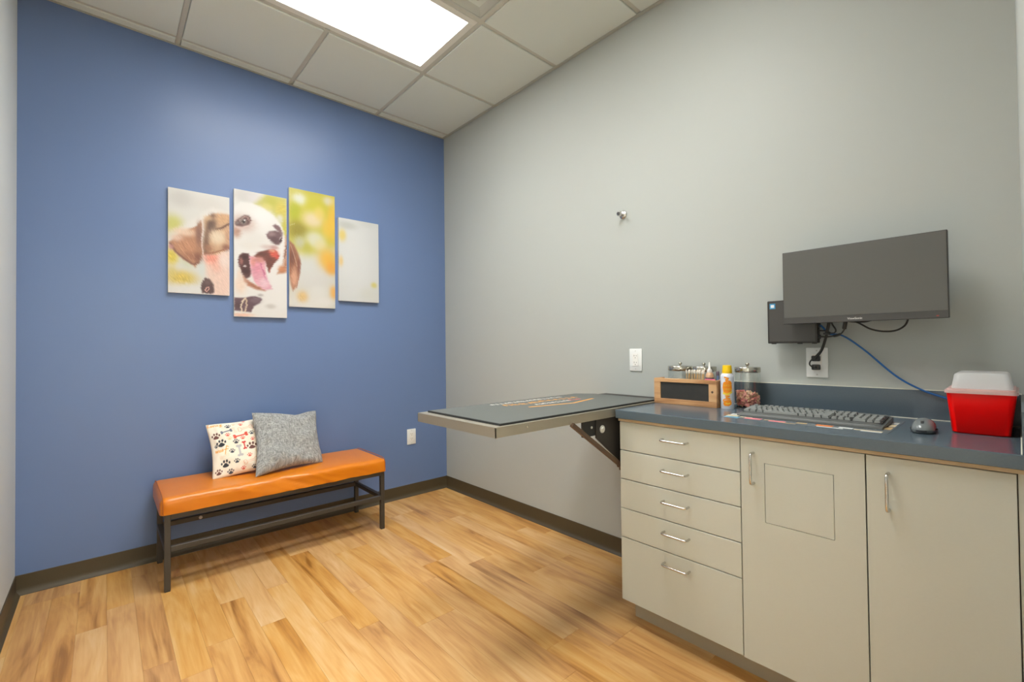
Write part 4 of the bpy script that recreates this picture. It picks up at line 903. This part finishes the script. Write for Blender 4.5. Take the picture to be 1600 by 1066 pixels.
# print wrapped on the can: s = along circumference (metres), z = height; front faces the camera
fa = math.atan2(CAM.y-cy, CAM.x-cx)
def wrap(s, z, off=.0004): a = fa + s/cr; return Vector((cx+(cr+off)*math.cos(a), cy+(cr+off)*math.sin(a), z))
def wrap_poly(m_, P, off):
    """fan of thin strips over a convex-ish outline"""
    zs_ = np.linspace(min(p[1] for p in P), max(p[1] for p in P), 14); n = len(P); prev = None
    for zz in zs_:
        xs = []
        for i in range(n):
            a, b_ = P[i], P[(i+1) % n]
            if (a[1]-zz)*(b_[1]-zz) <= 0 and a[1] != b_[1]: xs.append(a[0]+(b_[0]-a[0])*(zz-a[1])/(b_[1]-a[1]))
        if len(xs) < 2: continue
        lo, hi = min(xs), max(xs); row = [m_.bm.verts.new(wrap(lo+(hi-lo)*k/6, zz, off)) for k in range(7)]
        if prev:
            for k in range(6): m_.bm.faces.new((prev[k], prev[k+1], row[k+1], row[k]))
        prev = row
def wrap_line(m_, P, w, off):
    Q = catmull([(p[0], p[1], 0) for p in P], 6); rows = []
    for i, q in enumerate(Q):
        tn = (Q[min(i+1, len(Q)-1)]-Q[max(i-1, 0)]).normalized(); nn = Vector((-tn.y, tn.x, 0))*w/2
        rows.append((m_.bm.verts.new(wrap(q.x-nn.x, q.y-nn.y, off)), m_.bm.verts.new(wrap(q.x+nn.x, q.y+nn.y, off))))
    for a, b_ in zip(rows, rows[1:]): m_.bm.faces.new((a[0], a[1], b_[1], b_[0]))
p_ = M(); wrap_poly(p_, [(-.020, .985), (-.016, 1.006), (-.004, 1.012), (.010, 1.010), (.017, .998), (.019, .978), (.012, .962), (-.004, .958), (-.016, .966)], .0003); p_.o('name_patch', 'can_orange', t, None)
p_ = M(); wrap_poly(p_, [(-.016, .912), (-.018, .921), (-.010, .930), (.006, .931), (.016, .926), (.015, .915), (.004, .908), (-.010, .908)], .0003); p_.o('squiggle', 'can_orange', t, None)
p_ = M(); wrap_line(p_, [(-.012, 1.028), (.004, 1.022), (-.006, 1.016), (.010, 1.010), (.016, 1.000)], .006, .0005); p_.o('squiggle', 'can_orange', t, None)
p_ = M(); wrap_line(p_, [(-.018, .962), (.000, .957), (.018, .968)], .008, .0006); p_.o('squiggle', 'can_yellow', t, None)
p_ = M(); wrap_line(p_, [(-.010, .950), (.008, .950), (-.006, .943), (.010, .938), (-.012, .936), (-.016, .928), (.002, .932), (.014, .930)], .0045, .0006); p_.o('squiggle', 'can_orange', t, None)
p_ = M(); wrap_line(p_, [(-.008, .920), (.002, .918), (.010, .921)], .004, .0007); p_.o('squiggle', 'can_yellow', t, None)
for txt, zz, sz in (('EASY', .993, .0125), ('CHEESE', .978, .0105)):
    bm = text_bm(txt, sz)
    for v in bm.verts:
        q = wrap(v.co.x, zz+v.co.y, .0009); v.co = q
    e = M(); e.bm.free(); e.bm = bm; e.o('lettering', 'can_yellow', t, None)

# picture sheet under the keyboard
sx0, sx1, sy0, sy1 = -.440, -.120, -2.965, -2.478
ps = thing('picture_sheet', 'thin plastic covered sheet of colourful pictures under the keyboard', 'desk mat', (-.28, -2.72, ZC))
M().box(sx0, sx1, sy0, sy1, ZC, ZC+.0008).o('sheet', 'sheet', ps, None)
rq = random.Random(12)
for x, y, w, l, mt in [(-.418, -2.515, .03, .05, 'pic_blue'), (-.385, -2.505, .03, .04, 'pic_cream'), (-.345, -2.500, .03, .03, 'pic_white'), (-.408, -2.585, .030, .055, 'pic_pink'), (-.392, -2.555, .012, .04, 'pic_cream'), (-.415, -2.665, .024, .050, 'pic_pink'), (-.405, -2.635, .012, .03, 'pic_tan'),
                        (-.40, -2.735, .02, .03, 'pic_tan'), (-.402, -2.800, .026, .045, 'pic_orange'), (-.428, -2.82, .010, .07, 'pic_white'), (-.405, -2.858, .020, .036, 'pic_white'), (-.412, -2.915, .012, .07, 'pic_cream'), (-.428, -2.925, .008, .05, 'pic_white'), (-.33, -2.95, .05, .02, 'pic_tan'), (-.26, -2.952, .05, .015, 'pic_cream'), (-.20, -2.95, .04, .018, 'pic_white'), (-.43, -2.70, .008, .05, 'pic_tan')]:
    M().box(x-w/2, x+w/2, y-l/2, y+l/2, ZC+.0007, ZC+.0012).o('picture', mt, ps, None)

# keyboard (user side toward -x)
kx0, kx1, ky0, ky1 = -.372, -.180, -2.942, -2.512
kb = thing('keyboard', 'dark grey full size computer keyboard on the counter', 'keyboard', ((kx0+kx1)/2, (ky0+ky1)/2, ZC+.0012))
zk = ZC+.0012
b = M()
# body outline in plan with gently arched back, side profile rising to the back
ns = 24; top = []; bot = []
def ktop(x): f = (x-kx0)/(kx1-kx0); return zk+.010+.014*f
rows_x = [kx0, kx0+.006, kx0+.03, kx0+.06, kx0+.10, kx0+.15, kx1-.006, kx1]
gridT = []; gridB = []
for i in range(ns+1):
    s = i/ns; y = ky1+(ky0-ky1)*s; arch = .018*math.sin(math.pi*s)**1.3; fr = .004*(1-math.sin(math.pi*s)**.4)
    rt_, rb_ = [], []
    for j, xx in enumerate(rows_x):
        f = (xx-kx0)/(kx1-kx0); xq = xx + arch*max(0, f-.6)/.4 + fr*(1-f)
        zt_ = ktop(xx) - (.007 if j == 0 else 0) - (.006 if j == len(rows_x)-1 else 0) - (.005 if i in (0, ns) else 0)
        rt_.append(b.bm.verts.new((xq, y, zt_))); rb_.append(b.bm.verts.new((xq, y, zk)))
    gridT.append(rt_); gridB.append(rb_)
nr = len(rows_x)
for i in range(ns):
    for j in range(nr-1):
        b.bm.faces.new((gridT[i][j], gridT[i+1][j], gridT[i+1][j+1], gridT[i][j+1])); b.bm.faces.new((gridB[i][j], gridB[i][j+1], gridB[i+1][j+1], gridB[i+1][j]))
    for j in (0, nr-1): b.bm.faces.new((gridT[i][j], gridB[i][j], gridB[i+1][j], gridT[i+1][j]))
for i in (0, ns):
    for j in range(nr-1): b.bm.faces.new((gridT[i][j], gridT[i][j+1], gridB[i][j+1], gridB[i][j]))
b.o('keyboard_case', 'keyboard_dark', kb, 40)
kbd = M(); nbx0, nbx1 = kx0+.0425, kx0+.0425+6*.0184+.0095
for (ya_, yb_) in ((ky1-.0065, ky0+.0065),):
    v = [kbd.bm.verts.new((xx, yy_, ktop(xx)+dz)) for dz in (-.002, .0006) for xx, yy_ in ((nbx0, ya_), (nbx1, ya_), (nbx1, yb_), (nbx0, yb_))]
    kbd.bm.faces.new(v[:4]); kbd.bm.faces.new(v[4:])
    for i in range(4): kbd.bm.faces.new((v[i], v[(i+1) % 4], v[4+(i+1) % 4], v[4+i]))
kbd.o('key_bed', 'key_bed', kb, None)
u_ = .0184; key_me = {}
def key(col, row, w=1., h=1.):
    """col in key units from the left, row 0 = nearest the user"""
    k_ = (w, h)
    if k_ not in key_me:
        q = M(); hw, hh = w*u_/2-.0010, h*u_/2-.0010
        A = [(-hh, -hw), (hh, -hw), (hh, hw), (-hh, hw)]; s_ = .0024
        v0 = [q.bm.verts.new((p[0], p[1], 0)) for p in A]; v1 = [q.bm.verts.new((p[0]-math.copysign(s_, p[0]), p[1]-math.copysign(s_, p[1]), .0092)) for p in A]
        for i in range(4): q.bm.faces.new((v0[i], v0[(i+1) % 4], v1[(i+1) % 4], v1[i]))
        q.bm.faces.new(v1); q.bm.faces.new(v0[::-1]); bmesh.ops.recalc_face_normals(q.bm, faces=q.bm.faces)
        me = bpy.data.meshes.new('key'); q.bm.to_mesh(me); q.bm.free(); me.materials.append(MATS['key_dark']); key_me[k_] = me
    x = kx0+.044 + (row+h/2)*u_ + (.006 if row >= 5 else 0); y = ky1-.008 - (col+w/2)*u_
    o = bpy.data.objects.new('key', key_me[k_]); C.objects.link(o); o.parent = kb
    o.location = Vector((x, y, ktop(x)-.001)) - WM[kb.name].translation; o.rotation_euler = (0, -math.atan(.014/(kx1-kx0)), 0)
lay = {0: [1.25, 1.25, 1.25, 6.25, 1.25, 1.25, 1.25, 1.25], 1: [2.25]+[1]*10+[2.75], 2: [1.75]+[1]*11+[2.25], 3: [1.5]+[1]*12+[1.5], 4: [1]*13+[2]}
for r_, ws in lay.items():
    c = 0
    for w in ws: key(c, r_, w); c += w
for c in [0, 2, 3, 4, 5, 6.5, 7.5, 8.5, 9.5, 11, 12, 13, 14]: key(c, 5)
for c in range(3):
    key(15.2+c, 0); key(15.2+c, 3); key(15.2+c, 4); key(15.2+c, 5)
key(16.2, 1)
for r_ in (1, 2, 3, 4):
    for c in range(3): key(18.4+c, r_)
key(18.4, 0, 2); key(20.4, 0); key(21.4, 0, 1, 2); key(21.4, 2, 1, 2); key(21.4, 4)
M().tube(catmull([(kx1+.012, -2.70, zk+.012), (-.10, -2.69, ZC+.004), (-.045, -2.66, ZC+.004), (-.026, -2.60, ZC+.006)], 8), .0018, 6).o('cord', 'cable_black', kb)

# mouse
mo = thing('computer_mouse', 'glossy grey computer mouse between the keyboard and red container', 'mouse', (-.318, -3.032, ZC))
ms = M(); t_ = bmesh.new(); bmesh.ops.create_uvsphere(t_, u_segments=32, v_segments=20, radius=1)
for v in t_.verts:
    x, y, z = v.co; sx = math.copysign(abs(x)**.8, x); z = max(z, -.28) if z < 0 else z
    v.co = Vector((sx*.052, y*.030*(1-.10*math.cos(sx*2.2)), (z if z < 0 else z**.85)*(.030 if z > 0 else .030)*(1+.0*sx) + .0115 - (.008*max(0, -sx) if z > 0 else 0)))
ms.merge(t_, Matrix.Translation((-.318, -3.032, ZC)))
ms.o('shell', 'mouse_grey', mo, 60)
M().lathe([(.0275, ZC+.0015), (.0305, ZC+.0055), (.0308, ZC+.011), (.0300, ZC+.011), (.0270, ZC+.0015)], (0, 0, 0), 36, closed=True).xf(Matrix.Translation((-.318, -3.032, 0)) @ Matrix.Diagonal((1.72, 1, 1, 1))).o('base_skirt', 'mouse_dark', mo)
M().cyl((-.348, -3.035, ZC+.030), (-.348, -3.029, ZC+.030), .007, 16).o('scroll_wheel', 'mouse_dark', mo)

# sharps container
sc = thing('sharps_container', 'bright red plastic container with a cloudy white lid at the counter end', 'container', (-.16, -3.15, ZC))
def tub(m_, xa, xb, ya, yb, za, xA, xB, yA, yB, zb, r=.014, n=5, cap_top=True, cap_bot=True):
    def ring(x0, x1, y0, y1, z):
        P = []
        for cx_, cy_, a0 in ((x1-r, y1-r, 0), (x0+r, y1-r, 90), (x0+r, y0+r, 180), (x1-r, y0+r, 270)):
            for k in range(n+1):
                a = math.radians(a0+90*k/n); P.append(m_.bm.verts.new((cx_+r*math.cos(a), cy_+r*math.sin(a), z)))
        return P
    A, B = ring(xa, xb, ya, yb, za), ring(xA, xB, yA, yB, zb)
    for i in range(len(A)): m_.bm.faces.new((A[i], A[(i+1) % len(A)], B[(i+1) % len(A)], B[i]))
    if cap_bot: m_.bm.faces.new(A[::-1])
    if cap_top: m_.bm.faces.new(B)
    return m_
q = M(); tub(q, -.268, -.06, -3.203, -3.092, ZC, -.273, -.055, -3.207, -3.088, ZC+.004, cap_top=False); tub(q, -.273, -.055, -3.207, -3.088, ZC+.004, -.278, -.045, -3.2205, -3.078, 1.013, cap_bot=False)
bmesh.ops.remove_doubles(q.bm, verts=q.bm.verts, dist=.0001)
q.o('tub', 'sharps_red', sc, 50)
q = M(); tub(q, -.284, -.040, -3.2235, -3.0745, 1.0132, -.284, -.040, -3.2235, -3.0745, 1.0215); tub(q, -.278, -.045, -3.218, -3.080, 1.0216, -.278, -.045, -3.218, -3.080, 1.026); q.o('lid_rim', 'sharps_rim', sc, 50, 'pinkish translucent rim')
q = M(); tub(q, -.262, -.06, -3.213, -3.088, 1.0262, -.250, -.07, -3.206, -3.094, 1.066, cap_top=False); tub(q, -.250, -.07, -3.206, -3.094, 1.066, -.244, -.076, -3.200, -3.100, 1.071, cap_bot=False); bmesh.ops.remove_doubles(q.bm, verts=q.bm.verts, dist=.0001)
q.o('lid_dome', 'sharps_lid', sc, 50, 'cloudy white raised lid')

# ================================================================== COMPUTER, MONITOR, CABLES
pc = thing('mini_computer', 'small square black desktop computer fixed to the wall behind the monitor', 'computer', (-.06, -2.617, 1.166))
M().box(-.080, -.046, -2.705, -2.527, 1.166, 1.342, .003, 2).o('case', 'plastic_black', pc, None)
M().box(-.0815, -.0795, -2.698, -2.534, 1.173, 1.335, .0008, 1).o('side_cover', 'plastic_grey', pc, None)
M().box(-.0825, -.0815, -2.5585, -2.5375, 1.308, 1.330).o('sticker', 'sticker_blue', pc, None, 'blue square sticker')
M().box(-.0828, -.0824, -2.5545, -2.5415, 1.313, 1.325).o('sticker_center', 'sticker_white', pc, None)
for y in (-2.545, -2.64, -2.69): M().box(-.074, -.052, y-.006, y+.006, 1.163, 1.167).o('rubber_foot', 'rubber_edge', pc, None)
for z in (1.19, 1.235, 1.28): M().box(-.072, -.054, -2.710, -2.7045, z-.008, z+.008).o('port', 'rubber_edge', pc, None)
M().box(-.046, -.0005, -2.68, -2.55, 1.20, 1.30, .002, 1).o('wall_bracket', 'bracket_black', pc, None)

mx0 = -.140; my0, my1, mz0, mz1 = -3.080, -2.606, 1.241, 1.523
mn = thing('monitor', 'black flat screen monitor held off the grey wall on an arm', 'monitor', (mx0, (my0+my1)/2, mz0))
M().box(mx0, mx0+.022, my0, my1, mz0, mz1, .002, 2).o('housing', 'plastic_grey', mn, None)
M().box(mx0+.02, mx0+.045, my0+.09, my1-.09, mz0+.03, mz1-.05, .008, 2).o('rear_cover', 'plastic_black', mn, None)
M().box(mx0-.0012, mx0+.001, my0+.003, my1-.003, mz0+.025, mz1-.003).o('screen', 'screen_black', mn, None, 'switched off dark screen')
M().box(mx0-.003, mx0+.001, my0+.0005, my1-.0005, mz0, mz0+.024, .001, 1).o('lower_bezel', 'plastic_grey', mn, None)
bm = text_bm('ViewSonic', .0105)
bm.transform(Matrix(((0, 0, -1, mx0-.0032), (-1, 0, 0, -2.836), (0, 1, 0, mz0+.011), (0, 0, 0, 1))))
e = M(); e.bm.free(); e.bm = bm; e.o('lettering', 'bottle_white', mn, None, 'small white maker name')
M().box(mx0-.0034, mx0-.0028, -3.056, -3.050, mz0+.006, mz0+.009).o('power_light', 'led_red', mn, None)

M().box(-.008, -.0005, -2.90, -2.78, 1.30, 1.46, .002, 1).o('wall_plate', 'bracket_black', mn, None)
M().box(-.055, -.008, -2.86, -2.82, 1.34, 1.42, .003, 1).o('mount_arm', 'bracket_black', mn, None)
M().box(mx0+.045, -.055, -2.89, -2.79, 1.33, 1.43, .002, 1).o('mount_plate', 'bracket_black', mn, None)

def cable(name, pts, r, mt, label, cat='cable', n=8):
    o = M().tube(catmull(pts, n), r, 8).o(name, mt, None, 60); return tag(o, label, cat)
cable('network_cable', [(-.063, -2.7105, 1.235), (-.062, -2.722, 1.222), (-.050, -2.735, 1.200), (-.040, -2.777, 1.192), (-.035, -2.841, 1.138), (-.035, -2.931, 1.044), (-.030, -2.999, .998), (-.030, -3.059, .974), (-.030, -3.12, .952), (-.030, -3.19, .935)], .0034, 'cable_blue', 'bright blue network cable drooping along the wall to the red container')
pw = thing('power_cord', 'black power cord bundle dropping from the monitor to the wall outlet', 'cable', (-.03, -2.69, 1.07))
M().tube(catmull([(-.085, -2.748, 1.262), (-.082, -2.742, 1.235), (-.078, -2.735, 1.205), (-.070, -2.728, 1.180), (-.055, -2.712, 1.140), (-.045, -2.692, 1.112), (-.034, -2.682, 1.104)], 8), [.0055]*20+[.0048]*20+[.0040]*9, 8).o('cord', 'cable_black', pw)
M().tube(catmull([(-.055, -2.712, 1.140), (-.048, -2.690, 1.115), (-.050, -2.672, 1.095), (-.048, -2.668, 1.080), (-.036, -2.676, 1.068)], 8), .0026, 8).o('cord', 'cable_black', pw)
for zz in (1.104, 1.069):
    p_ = M(); p_.box(-.030, -.0092, -2.696, -2.668, zz-.011, zz+.011, .004, 2); p_.cyl((-.030, -2.682, zz), (-.040, -2.682, zz), .006, 12, .0045); p_.o('plug', 'plastic_black', pw)
M().box(-.088, -.070, -2.745, -2.725, 1.196, 1.205, .002, 1).o('cable_tie', 'rubber_edge', pw, None)
vc = thing('video_cable', 'short black video cable with plug curling under the monitor', 'cable', (-.1, -2.77, 1.19))
M().tube(catmull([(-.072, -2.7105, 1.190), (-.074, -2.735, 1.189), (-.078, -2.760, 1.192), (-.082, -2.778, 1.197), (-.088, -2.790, 1.210), (-.092, -2.795, 1.222)], 8), .0028, 8).o('cord', 'cable_black', vc)
M().cyl((-.091, -2.793, 1.217), (-.098, -2.800, 1.248), .0068, 10).o('plug', 'plastic_black', vc)
M().tube(catmull([(-.079, -2.757, 1.191), (-.081, -2.768, 1.1935), (-.082, -2.779, 1.198)], 6), .0046, 8).o('cable_sleeve', 'rubber_edge', vc)
cable('monitor_cable', [(-.10, -2.75, 1.262), (-.094, -2.757, 1.235), (-.090, -2.766, 1.215), (-.086, -2.762, 1.204), (-.080, -2.748, 1.203), (-.076, -2.732, 1.212), (-.068, -2.7105, 1.214)], .0028, 'cable_black', 'thin black cable loop between the monitor and the small computer')
cable('audio_cable', [(-.095, -2.80, 1.252), (-.095, -2.835, 1.238), (-.09, -2.87, 1.214), (-.085, -2.905, 1.204), (-.085, -2.94, 1.206), (-.09, -2.965, 1.222), (-.10, -2.977, 1.248)], .0030, 'cable_black', 'black cable hanging in a wide loop below the monitor')
cable('signal_cable', [(-.095, -2.80, 1.246), (-.092, -2.83, 1.2405), (-.092, -2.86, 1.241), (-.10, -2.89, 1.25)], .0030, 'cable_black', 'short black cable tucked close under the monitor bottom edge')
